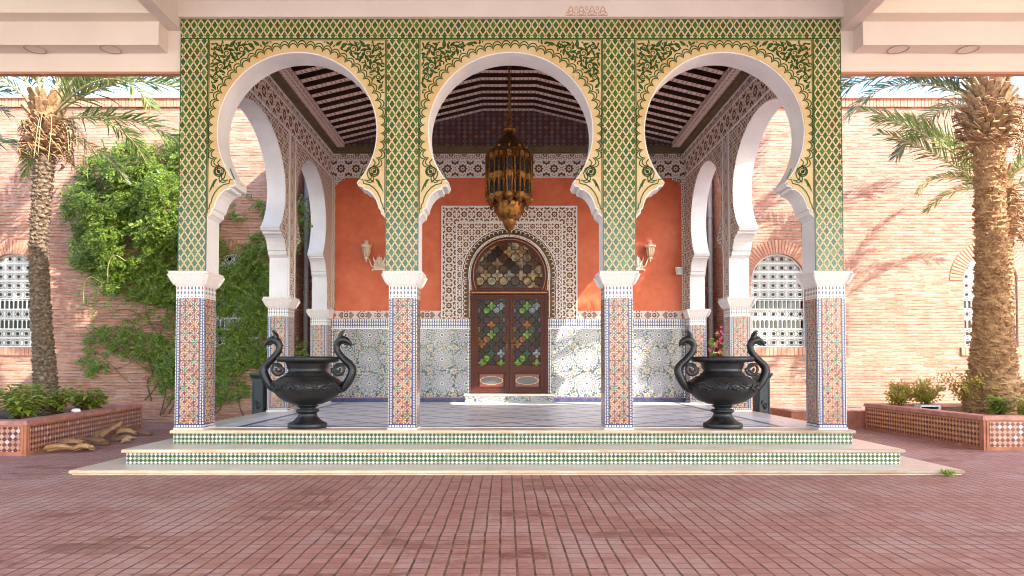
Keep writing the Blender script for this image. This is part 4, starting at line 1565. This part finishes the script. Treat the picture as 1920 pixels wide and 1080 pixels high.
# basin
t = thing('fountain_basin', 'low terracotta basin of blue water between porch and thick palm', 'basin', (5.50, 4.55, 0))
m = MB()
m.prism([[(0, 0), (2.6, 0), (2.6, 1.3), (0, 1.3)], [(.14, .14), (.14, 1.16), (2.46, 1.16), (2.46, .14)]], -.05, .32, 'z', 0)
m.build('wall', 'terracotta', t)
m = MB()
m.prism([[(-.02, -.02), (2.62, -.02), (2.62, 1.32), (-.02, 1.32)], [(.16, .16), (.16, 1.14), (2.44, 1.14), (2.44, .16)]], .321, .345, 'z', 0)
m.build('coping', 'pink coping', t)
m = MB()
m.box(.141, 2.459, .141, 1.159, .24, .338)
m.build('water', 'water', t)

# ------------------------------------------------------------------ palms
def frond_mesh(e0, droop, ln, seed, nl=74, leaf=.5, twist=0.):
    rng = random.Random(seed)
    m = MB()
    ns = 24
    p = Vector((0, 0, 0))
    pts, tans = [], []
    e = e0
    side = 0
    for i in range(ns + 1):
        t = i / ns
        pts.append(p.copy())
        d = Vector((math.cos(e), math.sin(side), math.sin(e))).normalized()
        tans.append(d)
        p = p + d * (ln / ns)
        e -= droop / ns * (.35 + 1.5 * t)
        side += twist / ns
    m.tube(pts, [.024 * (1 - .9 * i / ns) + .003 for i in range(ns + 1)], 5, 1, cap=False)
    for k in range(nl):
        t = .16 + .84 * k / (nl - 1)
        i = min(ns - 1, int(t * ns))
        f = t * ns - i
        b = pts[i].lerp(pts[i + 1], f)
        d = tans[i]
        sd = Vector((0, 1, 0)) - d * d.y
        sd.normalize()
        up = sd.cross(d) * -1
        if up.z < 0: up = -up
        L = leaf * (.35 + .65 * math.sin(PI * min(1., .12 + t * .86)) ** .6) * rng.uniform(.85, 1.1)
        for s in (-1, 1):
            an = R(48 - 22 * t + rng.uniform(-7, 7))
            ph_ = R(rng.choice((-32, 8, 28, 52)) + rng.uniform(-12, 12))
            dirv = (d * math.cos(an) + (sd * (s * math.cos(ph_)) + up * math.sin(ph_)) * math.sin(an)).normalized()
            wv = d.cross(dirv).cross(dirv).normalized() * .0145
            a0 = b
            mid = b + dirv * L * .5
            tip = b + dirv * L + Vector((0, 0, -L * rng.uniform(.04, .22)))
            m.add([a0 - wv * .5, mid - wv, tip, mid + wv, a0 + wv * .5], [(0, 1, 2, 3, 4)], 0)
    return m
FR = {}
def frond_set(key):
    if key in FR: return FR[key]
    L = []
    for q, (e0, dr) in enumerate([(78, 40), (62, 70), (45, 85), (28, 85), (8, 70), (-18, 45), (40, 22)]):
        o = frond_mesh(R(e0), R(dr), 2.9, q * 7 + 3, twist=.12 * (1 if q % 2 else -1))
        ob = o.build('frond', [key, 'pale stalk'], None, uv=False)
        L.append(ob.data)
        bpy.data.objects.remove(ob)
    FR[key] = L
    return L
def palm(label, loc, spine, radii, bark, crown_z, boss, fronds, leafkey, pitch=.075, seed=1, hang=0, group='palms beside the porch'):
    t = thing('palm_tree', label, 'palm tree', loc, 0, group)
    rng = random.Random(seed)
    m = MB()
    n = 44
    H = spine[-1][2]
    rows = int(H / pitch)
    sub = 4
    vs = []
    def cen(z):
        for a, b in zip(spine, spine[1:]):
            if a[2] <= z <= b[2]:
                f = (z - a[2]) / (b[2] - a[2])
                f2 = f
                return a[0] + (b[0] - a[0]) * f2, a[1] + (b[1] - a[1]) * f2
        return spine[-1][0], spine[-1][1]
    def rad(z):
        for a, b in zip(radii, radii[1:]):
            if a[0] <= z <= b[0]: return a[1] + (b[1] - a[1]) * (z - a[0]) / (b[0] - a[0])
        return radii[-1][1]
    tot = rows * sub
    for i in range(tot + 1):
        z = i / sub * pitch
        cx, cy = cen(min(z, H))
        row = i // sub
        for k in range(n):
            a = 2 * PI * k / n
            ph = a * 8 / (2 * PI) + .5 * (row % 2) + .35 * noise.noise(Vector((math.cos(a), math.sin(a), row * .8)))
            lobe = abs(math.sin(PI * ph))
            tt = (i % sub) / (sub - 1)
            jag = (noise.noise(Vector((a * 3, row * 1.7, seed))) * .5 + .5)
            rr = rad(z) * (1 + .045 * noise.noise(Vector((math.cos(a) * 1.5, math.sin(a) * 1.5, z * 2 + seed)))) + (tt ** 1.3) * (.008 + .05 * lobe * jag) + .012 * noise.noise(Vector((a * 5, z * 14, 3)))
            vs.append((cx + rr * math.cos(a), cy + rr * math.sin(a), z - .03 * lobe * tt + .035 * noise.noise(Vector((math.cos(a) * 1.3, math.sin(a) * 1.3, row * .9 + seed)))))
    fs = [(i * n + k, i * n + (k + 1) % n, (i + 1) * n + (k + 1) % n, (i + 1) * n + k) for i in range(tot) for k in range(n)]
    m.add(vs, fs, 0, False)
    nsc = int(H / pitch * (13 if radii[0][1] > .3 else 9))
    for i in range(nsc):                                # ragged old leaf bases
        z = H * i / nsc + rng.uniform(-.03, .03)
        if z < .02: continue
        a = i * 2.399963 + rng.uniform(-.2, .2)
        cx, cy = cen(min(z, H))
        r0 = rad(z)
        wd = rng.uniform(.35, .8) * min(.12, r0 * .42)
        out = rng.uniform(.012, .055) * (1 if r0 > .2 else .7)
        hh = pitch * rng.uniform(.5, 1.1)
        ca, sa = math.cos(a), math.sin(a)
        def P(r_, tg, zz): return (cx + r_ * ca - tg * sa, cy + r_ * sa + tg * ca, zz)
        tl = rng.uniform(-.02, .02)
        q = [P(r0 - .01, -wd, z), P(r0 - .01, wd, z), P(r0 + out + .01, wd * .6, z + hh + tl), P(r0 + out + .01, -wd * .6, z + hh - tl), P(r0 - .03, wd * .9, z + hh * 1.25), P(r0 - .03, -wd * .9, z + hh * 1.25)]
        m.add(q, [(0, 1, 2, 3), (3, 2, 4, 5), (1, 4, 2), (0, 3, 5)], 0)
    m.build('trunk', bark, t)
    # cut leaf bases under the crown
    cx, cy = spine[-1][0], spine[-1][1]
    m = MB()
    for i in range(boss[0]):
        a = i * 2.399963
        f = i / boss[0]
        z = crown_z - boss[2] + f * (boss[2] + .25)
        r0 = boss[1] * (.55 + .45 * math.sin(PI * (.25 + .6 * f)))
        el = R(22 + 58 * f + rng.uniform(-22, 14))
        ln = rng.uniform(.10, .24) * (.7 + .9 * f * f)
        d = Vector((math.cos(a) * math.cos(el), math.sin(a) * math.cos(el), math.sin(el)))
        s_ = Vector((-math.sin(a), math.cos(a), 0))
        b = Vector((cx + r0 * .55 * math.cos(a), cy + r0 * .55 * math.sin(a), z))
        up = d.cross(s_) * -1
        w0, w1 = rng.uniform(.06, .09), rng.uniform(.03, .05)
        e_ = b + d * (ln + r0 * .25)
        q = [b + s_ * w0 - up * .02, b - s_ * w0 - up * .02, b - s_ * w0 + up * .025, b + s_ * w0 + up * .025,
             e_ + s_ * w1 - up * .015, e_ - s_ * w1 - up * .015, e_ - s_ * w1 + up * .02, e_ + s_ * w1 + up * .02]
        m.add(q, [(0, 1, 2, 3), (7, 6, 5, 4), (0, 4, 5, 1), (1, 5, 6, 2), (2, 6, 7, 3), (3, 7, 4, 0)])
    for i in range(170):                                # loose fibre
        a = rng.uniform(0, 2 * PI)
        z = crown_z - boss[2] + rng.uniform(-.1, boss[2])
        r0 = boss[1] * rng.uniform(.8, 1.0)
        b = Vector((cx + r0 * math.cos(a), cy + r0 * math.sin(a), z))
        m.tube([b, b + Vector((math.cos(a + .6) * .12, math.sin(a + .6) * .12, -.02)), b + Vector((math.cos(a + 1.1) * .18, math.sin(a + 1.1) * .18, rng.uniform(-.2, -.05)))], [.010, .012, .002], 4)
    m.build('leaf_bases', 'stub', t)
    if hang:
        m = MB()
        for i in range(hang):
            a = R(rng.uniform(-75, 35))
            r0 = boss[1] * rng.uniform(.35, .75)
            b = Vector((cx + r0 * math.cos(a), cy + r0 * math.sin(a), crown_z + rng.uniform(-.18, .0)))
            o_ = Vector((math.cos(a), math.sin(a), 0))
            L = rng.uniform(.5, 1.0)
            m.tube(smooth_path([b, b + o_ * .22 + Vector((0, 0, .06)), b + o_ * .36 + Vector((0, 0, -.2 * L)), b + o_ * rng.uniform(.36, .44) + Vector((rng.uniform(-.05, .05), 0, -.9 * L))], 4), .0055, 4)
        m.build('fruit_stalks', 'pale stalk', t)
    S_ = frond_set(leafkey)
    for (az, kind, sc, dz) in fronds:
        o = bpy.data.objects.new('frond', S_[kind])
        COL.objects.link(o)
        o.parent = t
        a = R(az)
        o.location = (cx + .1 * math.cos(a), cy + .1 * math.sin(a), crown_z + dz)
        o.rotation_euler = (R(rng.uniform(-12, 12)), 0, a)
        o.scale = (sc, sc, sc)
    return t
def ring_fronds(rng, spec):
    out = []
    for n, kind, s0, s1, dz, a0 in spec:
        for i in range(n):
            out.append((a0 + 360 * i / n + rng.uniform(-14, 14), kind, rng.uniform(s0, s1), dz + rng.uniform(-.05, .05)))
    return out
rg = random.Random(21)
lf = [(-8, 3, 1.14, .05), (-2, 2, 1.14, .12), (4, 4, 1.02, -.02), (-14, 2, 1.1, .1), (-28, 3, .95, 0), (20, 2, 1.0, .1), (60, 1, .9, .2), (110, 1, .95, .2), (160, 1, .9, .18), (205, 2, .8, .1), (235, 1, .9, .2), (285, 0, .9, .2), (320, 1, .95, .2), (340, 0, 1.0, .2), (90, 0, 1., .2), (190, 0, .95, .2), (30, 0, 1., .2), (140, 0, 1, .2), (250, 0, .9, .2), (-14, 1, 1.0, .15), (75, 3, .9, 0), (135, 4, .7, 0), (12, 5, .5, -.2)]
palm('slender palm with a grey scarred trunk rising from the left planter', (-7.96, 3.0, .38),
     [(.03, 0, 0), (-.06, 0, .9), (-.16, 0, 2.2), (-.19, 0, 3.0), (-.14, 0, 4.0), (-.08, 0, 4.95)],
     [(0, .20), (.4, .165), (1.6, .135), (3.0, .12), (4.95, .14)], 'grey bark', 5.15, (84, .33, .62), lf, 'frond leaf', .075, 2, 12)
rf = [(177, 3, .88, .0), (187, 2, 1.0, .05), (166, 2, .95, -.05), (192, 1, .95, .2), (150, 2, .95, .1), (215, 2, .75, .1), (120, 1, 1, .2), (60, 2, .95, .1), (20, 1, .9, .1), (-10, 1, .9, .1), (-45, 1, .85, .2), (90, 3, .9, 0), (240, 1, .8, .2), (270, 0, .8, .2), (300, 0, .9, .2), (200, 0, .9, .2), (130, 0, 1, .2), (45, 0, 1, .2), (0, 0, 1, .2), (160, 1, .95, .15),]
palm('thick palm with a shaggy orange-brown trunk in the right planter', (8.27, 2.9, .38),
     [(.0, 0, 0), (-.02, 0, 1.5), (.0, 0, 3.0), (.0, 0, 5.1)],
     [(0, .47), (.25, .42), (.7, .34), (1.4, .26), (2.3, .215), (3.6, .20), (5.1, .22)], 'palm bark', 5.35, (130, .44, .72), rf, 'cool frond leaf', .085, 5)
palm('palm behind the thick palm, its green fronds drooping along the right edge', (9.3, 4.05, .38),
     [(0, 0, 0), (0, 0, 3.9)], [(0, .15), (3.9, .15)], 'palm bark', 4.15, (46, .30, .9),
     ring_fronds(random.Random(4), [(5, 1, .5, .65, .1, 10), (5, 3, .5, .6, 0, 30)]) + [(-30, 4, .6, 0), (-80, 4, .6, 0)] + [(177, 6, .98, .1), (188, 6, .85, -.1), (168, 1, .9, .1)], 'frond leaf', .08, 9)
palm('palm with blue-green fronds reaching in at the left edge', (-11.15, 3.6, .38),
     [(0, 0, 0), (0, 0, 4.7)], [(0, .22), (4.7, .18)], 'grey bark', 4.95, (40, .32, .6),
     [(5, 2, .72, .1), (-12, 3, .72, .1), (14, 1, .72, .1), (-30, 2, .75, .1), (40, 3, .8, 0), (90, 2, .8, 0), (150, 2, .8, 0), (200, 3, .8, 0), (260, 2, .8, 0), (310, 1, .8, .1)], 'cool frond leaf', .08, 12)

# ------------------------------------------------------------------ leaf helpers
def sprig(m, c, d, rng, n=6, sz=.05, mi=0):
    """a short spray of leaflets along direction d"""
    d = d.normalized()
    up = Vector((rng.uniform(-.4, .4), -1 + rng.uniform(-.3, .3), .6)).normalized()
    s = d.cross(up).normalized()
    for k in range(n):
        t = k / n
        b = c + d * (t * sz * 3.2)
        for q in (-1, 1):
            v = (d * .55 + s * q * .85 + up * rng.uniform(-.25, .35)).normalized()
            L = sz * rng.uniform(.75, 1.25)
            w_ = v.cross(up).normalized() * (L * .27)
            m.add([b, b + v * L * .5 - w_, b + v * L, b + v * L * .5 + w_], [(0, 1, 2, 3)], mi)
# ------------------------------------------------------------------ climbing vine
vn = thing('climbing_vine', 'dense green climbing vine spilling down the brick wall left of the porch', 'vine', (-7.6, WY, 0))
rng = random.Random(5)
m = MB()
stems = MB()
def blob(cx, cz, rx, rz, depth, n, sz, ymin=.02):
    for _ in range(n):
        while True:
            x, z = rng.uniform(-1, 1), rng.uniform(-1, 1)
            if x * x + z * z < 1: break
        q = 1 - x * x - z * z
        nz = noise.noise(Vector(((cx + x * rx) * 1.6, (cz + z * rz) * 1.6, 3.)))
        if nz < -.12 and rng.random() < .8: continue
        y = -ymin - depth * math.sqrt(q) * rng.uniform(.55, 1.05) * (.75 + .5 * nz)
        c = Vector((cx + x * rx, y, cz + z * rz))
        d = Vector((rng.uniform(-1, 1), rng.uniform(-.5, .1), rng.uniform(-1.1, .35)))
        sprig(m, c, d, rng, rng.choice((4, 5, 6)), sz * rng.uniform(.6, 1.25))
# coordinates relative to (-7.6, WY, 0)
for (cx, cz, rx, rz, dp, n) in [(-.45, 5.35, 1.15, .75, .9, 900), (-.9, 4.6, 1.0, .8, .95, 900), (.35, 4.7, 1.0, 1.0, 1.0, 1000), (-.35, 3.9, 1.15, .75, .95, 900), (.6, 3.6, .85, .7, .8, 600),
                                (-1.35, 3.7, .45, .5, .6, 220), (.1, 3.0, .75, .45, .55, 300), (-.75, 3.2, .5, .4, .5, 180), (.5, 5.8, .7, .45, .5, 260)]:
    blob(cx, cz, rx, rz, dp, int(n * 1.25), .06)
for (cx, cz, rx, rz, dp, n) in [(1.9, 2.6, .75, 1.0, .25, 620), (2.45, 3.5, .5, .8, .2, 260), (1.55, 3.3, .5, .7, .3, 260), (1.6, 1.6, .8, .5, .22, 300), (2.5, 2.0, .4, .8, .2, 200), (-.9, 1.75, .65, .35, .18, 120), (-.2, 1.9, .5, .55, .25, 150), (.5, 1.6, .55, .55, .25, 190), (.25, 1.1, .45, .3, .15, 60), (-1.3, 1.35, .3, .25, .15, 50),
                                (.75, 2.35, .5, .55, .35, 260), (.9, 1.1, .4, .5, .2, 110), (.55, .75, .5, .35, .15, 70), (1.5, .85, .6, .4, .15, 110), (2.2, 1.1, .5, .5, .15, 140), (3.0, 4.4, .35, .6, .12, 110), (2.0, 4.6, .6, .25, .12, 60), (2.9, 1.5, .3, .5, .12, 60)]:
    blob(cx, cz, rx, rz, dp, int(n * 1.5), .052)
for i in range(26):                                     # hanging trails
    x, z = rng.uniform(-1.5, 1.2), rng.uniform(2.6, 3.6)
    y = -rng.uniform(.1, .6)
    L = rng.uniform(.4, 1.0)
    for k in range(int(L / .08)):
        sprig(m, Vector((x + .1 * math.sin(k), y + .02 * k, z - k * .08)), Vector((rng.uniform(-.6, .6), -.2, -1)), rng, 3, .045)
for i in range(20):                                     # woody stems
    x0 = rng.uniform(-.9, 3.0)
    pts = [Vector((x0, -.05, rng.uniform(.05, .5)))]
    for k in range(6):
        pts.append(pts[-1] + Vector((rng.uniform(-.28, .28), rng.uniform(-.03, .02), rng.uniform(.2, .6))))
        pts[-1].y = min(-.03, pts[-1].y)
    stems.tube(smooth_path(pts, 4), [.016 - .012 * k / 24 for k in range(25)], 5)
for i in range(12):
    x0, z0 = rng.uniform(-1.6, .4), rng.uniform(1.2, 2.4)
    pts = [Vector((x0 + t * 1.1, -.06 - .1 * math.sin(t * 2.5), z0 + .3 * math.sin(t * 3 + i) - .25 * t)) for t in [k / 6 for k in range(7)]]
    stems.tube(smooth_path(pts, 3), .008, 4)
for i in range(2):
    x0, z0 = rng.uniform(-1.1, .3), rng.uniform(2.9, 3.4)
    stems.tube(smooth_path([Vector((x0, -.75, z0)), Vector((x0 - .15, -.9, z0 + .1)), Vector((x0 - .3, -.85, z0 - .1)), Vector((x0 - .33, -.8, z0 - .45))], 4), .008, 4, 1)
m.build('foliage', 'vine leaf', vn, uv=False)
stems.build('stems', ['twig', 'pale stalk'], vn)

# ------------------------------------------------------------------ bedding plants
def bed_plant(name, label, cat, loc, h, r, key, seed, group, n=34, sz=.06, broad=False):
    t = thing(name, label, cat, loc, 0, group)
    rng = random.Random(seed)
    m, s = MB(), MB()
    for i in range(n // 3):
        a = rng.uniform(0, 2 * PI)
        q = rng.uniform(.25, 1) * r
        hh = h * rng.uniform(.6, 1.05)
        top = Vector((q * math.cos(a), q * math.sin(a), hh))
        s.tube([(0, 0, -.02), (q * .35 * math.cos(a), q * .35 * math.sin(a), hh * .55), top], [.007, .005, .003], 4)
        for k in range(7):
            f = .35 + .65 * k / 6
            c = Vector((top.x * f, top.y * f, hh * (f ** .8)))
            b = rng.uniform(0, 2 * PI)
            d = Vector((math.cos(b), math.sin(b), rng.uniform(-.1, .7))).normalized()
            if broad:
                L = sz * rng.uniform(1.4, 2.3)
                w_ = d.cross(Vector((0, 0, 1))).normalized() * L * .16
                dr = Vector((0, 0, -L * .35))
                m.add([c, c + d * L * .35 - w_, c + d * L * .7 - w_ * .8 + dr * .4, c + d * L + dr, c + d * L * .7 + w_ * .8 + dr * .4, c + d * L * .35 + w_], [(0, 1, 2, 3, 4, 5)])
            else:
                sprig(m, c, d, rng, 3, sz * .8)
    m.build('foliage', key, t, uv=False)
    s.build('stems', 'twig', t, uv=False)
    return t
rng = random.Random(17)
LP = [(-9.0, 1.35), (-8.55, 1.15), (-8.6, 1.75), (-8.05, 1.45), (-7.75, 1.1), (-7.55, 1.75), (-7.2, 1.4), (-7.35, 2.3), (-7.35, 3.0), (-7.55, 3.6), (-7.9, 2.2), (-8.9, 2.4)]
LL = ['at the frame edge, nearest the front rim', 'at the front rim, left of the palm', 'in the second row left of the palm', 'before the slender palm trunk', 'at the front rim before the palm', 'right before the palm trunk', 'by the front corner of the planter', 'by the side rim, level with the palm', 'by the side rim behind the palm', 'at the back of the side rim', 'touching the slender palm trunk', 'deep in the planter at the left edge']
for i, (x, y) in enumerate(LP):
    bed_plant('bedding_plant', 'green leafy bedding plant in the left planter, ' + LL[i], 'plant', (x, y, .375), rng.uniform(.36, .55), rng.uniform(.28, .38), 'bed leaf', 100 + i, 'bedding plants in the left planter', 84, .095, True)
RP = [(7.28, 3.95, 'copper leaf', .42, 'yellow and bronze shrub at the back corner of the right planter'), (7.62, 3.75, 'copper leaf', .5, 'dark bronze-leaved shrub behind the grey spotlight'),
      (7.95, 3.0, 'copper leaf', .62, 'tall yellow-green shrub left of the thick palm trunk'), (7.65, 1.95, 'bed leaf', .32, 'bright green plant low before the thick palm, left side'),
      (8.0, 1.75, 'copper leaf', .28, 'sparse reddish plant before the middle of the thick palm'), (8.45, 1.7, 'bed leaf', .34, 'bright green plant before the thick palm, right side'), (8.75, 1.95, 'bed leaf', .36, 'green plant right of the thick palm at the frame edge')]
for i, (x, y, key, h, lab) in enumerate(RP):
    bed_plant('bedding_shrub', lab, 'shrub', (x, y, .395), h * 1.1, h * .62, key, 200 + i, 'shrubs in the right planter', 84, .07, key == 'bed leaf')
bed_plant('weed', 'tiny green weed growing at the right end of the lowest step', 'weed', (4.87, -1.12, .0), .05, .045, 'bed leaf', 301, None, 18, .03)
fp = bed_plant('flowering_plant', 'pink-flowering plant beside the downpipe, behind the right urn', 'plant', (4.42, 5.6, .0), 1.95, .28, 'bed leaf', 303, None, 42, .06)
m = MB()
rng = random.Random(9)
for i in range(13):
    a, q = rng.uniform(0, 6.3), rng.uniform(.05, .38)
    c = Vector((q * math.cos(a), q * math.sin(a) * .6, rng.uniform(1.45, 2.1)))
    for k in range(5):
        b = k * 1.256
        d = Vector((math.cos(b), -.4, math.sin(b))) * .032
        e = Vector((-math.sin(b), 0, math.cos(b))) * .014
        m.add([c, c + d * .6 - e, c + d, c + d * .6 + e], [(0, 1, 2, 3)])
m.build('flowers', 'pink petal', fp, uv=False)

# tree beyond the right wall
t = thing('garden_tree', 'green tree showing above the brick wall behind the thick palm', 'tree', (14.8, 13.5, 0))
m = MB()
m.tube([(0, 0, 0), (.05, 0, 3), (-.1, .1, 6)], [.2, .16, .1], 8)
for i in range(7):
    a = i * .9
    m.tube([(0, 0, 4 + i * .3), (.7 * math.cos(a), .7 * math.sin(a), 6 + i * .3), (1.4 * math.cos(a), 1.4 * math.sin(a), 7.4 + i * .25)], [.08, .05, .02], 6)
m.build('trunk', 'twig', t)
m = MB()
rng = random.Random(31)
for i in range(1500):
    v = Vector((rng.gauss(0, 1), rng.gauss(0, 1), rng.gauss(0, 1))).normalized() * rng.uniform(.5, 1) ** .5
    c = Vector((v.x * 2.2, v.y * 2.0, 8. + v.z * 1.9))
    if noise.noise(c * .9) < -.08: continue
    sprig(m, c, Vector((rng.uniform(-1, 1), rng.uniform(-1, 1), rng.uniform(-.8, .6))), rng, 4, .12)
m.build('crown', 'far leaf', t, uv=False)

# ------------------------------------------------------------------ palm husks by the left planter
rng = random.Random(40)
HS = [(-6.32, .95, .05, 20, .62, 0, 'long split palm husk at the left end of the pile'), (-6.28, 1.15, .13, -8, .60, 4, 'curled husk lying on top at the left end of the pile'), (-6.40, 1.35, .06, 40, .5, 0, 'broad husk against the planter tiles, left part of the pile'),
      (-6.18, 1.45, .12, 5, .66, -6, 'pale husk lying across the middle of the pile'), (-6.15, 1.25, .04, -20, .45, 0, 'curled husk lying in front of the pile on the paving'), (-6.05, 1.05, .03, 12, .4, 0, 'thin pale husk at the front of the pile'),
      (-6.30, 1.75, .05, 15, .62, 0, 'thick brown log-like husk in the middle of the pile'), (-6.42, 2.05, .10, 70, .40, 35, 'husk propped upright against the planter tiles'), (-6.22, 2.05, .16, 30, .6, 38, 'grey husk leaning steeply across the pile'),
      (-6.35, 2.3, .06, 0, .55, 0, 'dark husk behind the leaning one'), (-6.28, 2.55, .05, -15, .5, 0, 'short brown husk right of the leaning one'), (-6.0, 2.05, .02, 30, .22, 8, 'small loose husk lying alone toward the steps'),
      (-6.62, 3.2, .05, 10, .5, 0, 'dark husk lying apart by the planter, left of the last one'), (-6.38, 3.25, .05, -10, .58, 0, 'ochre husk at the far right end of the pile')]
for i, (x, y, z, ang, ln, tilt, lab) in enumerate(HS):
    m = MB()
    nu, nv = 10, 9
    ln *= .6
    x -= .06
    ro = rng.uniform(.065, .11)
    arc = rng.uniform(1.8, 3.0)
    vs = []
    for layer in (0, .016):
        for a in range(nu + 1):
            f = a / nu
            rr = ro * (1 - .35 * f + .12 * math.sin(5 * f + i)) - layer
            for b in range(nv):
                th = PI / 2 + (b / (nv - 1) - .5) * arc
                nn = noise.noise(Vector((a * .5, b * .6, i * 3.))) * .02
                vs.append(((f - .5) * ln + nn + .03 * math.sin(b * 2 + i) * (f > .8), (rr + nn) * math.cos(th), (rr + nn) * math.sin(th) - ro * .45 + .05 * math.sin(f * 3.) * .6))
    W_ = nv
    K = (nu + 1) * nv
    fs = []
    for a in range(nu):
        for b in range(nv - 1):
            q = (a * W_ + b, a * W_ + b + 1, (a + 1) * W_ + b + 1, (a + 1) * W_ + b)
            fs.append(q[::-1])
            fs.append(tuple(K + k for k in q))
    for b in range(nv - 1):
        fs.append((b, b + 1, K + b + 1, K + b))
        e = nu * W_
        fs.append((e + b + 1, e + b, K + e + b, K + e + b + 1))
    for a in range(nu):
        fs.append((a * W_, K + a * W_, K + (a + 1) * W_, (a + 1) * W_)[::-1])
        e = nv - 1
        fs.append((a * W_ + e, (a + 1) * W_ + e, K + (a + 1) * W_ + e, K + a * W_ + e)[::-1])
    m.add(vs, fs, 0, True)
    o = m.build('palm_husk', 'husk', None, uv=False)
    o.rotation_euler = (R(rng.uniform(-20, 20)), R(-tilt), R(ang))
    zm = min((o.rotation_euler.to_matrix() @ v.co).z for v in o.data.vertices)
    o.location = (x, y, (z if z > .09 else 0) * .55 - zm + .002)
    tag(o, lab, 'palm husk', 'dry palm husks piled by the left planter')

# small things on the planters
t = thing('spotlight', 'small grey spotlight on the soil by the rim of the right planter', 'spotlight', (7.22, 3.05, .40))
m = MB()
m.box(-.03, .03, -.03, .03, -.01, .06)
m.build('stem', 'grey metal', t)
m = MB()
m.frustum((-.20, .16, -.11, .11, .06), (-.15, .19, -.08, .08, .15))
m.box(-.15, .13, -.105, -.0955, .085, .12, 1)
m.build('housing', ['grey metal', 'black glass'], t)
m = MB()
rng = random.Random(2)
m.lathe([(.0, .0), (.05, .002), (.065, .025), (.045, .055), (.0, .065)], 9, (0, 0, 0), 0, False, wob=lambda a, z: 1 + .25 * math.sin(3 * a + z * 40))
o = m.build('crumpled_paper', 'white metal', None, (-6.95, 2.2, .481))
tag(o, 'crumpled white paper left on the rim of the left planter', 'paper')
t = thing('terracotta_jar', 'terracotta jar at the right edge beside the thick palm', 'jar', (9.22, 3.1, .38))
m = MB()
m.lathe([(.0, 0), (.16, 0), (.24, .12), (.30, .3), (.27, .48), (.18, .6), (.16, .64), (.2, .68), (.185, .68), (.14, .62)], 28)
m.build('body', 'terracotta', t)
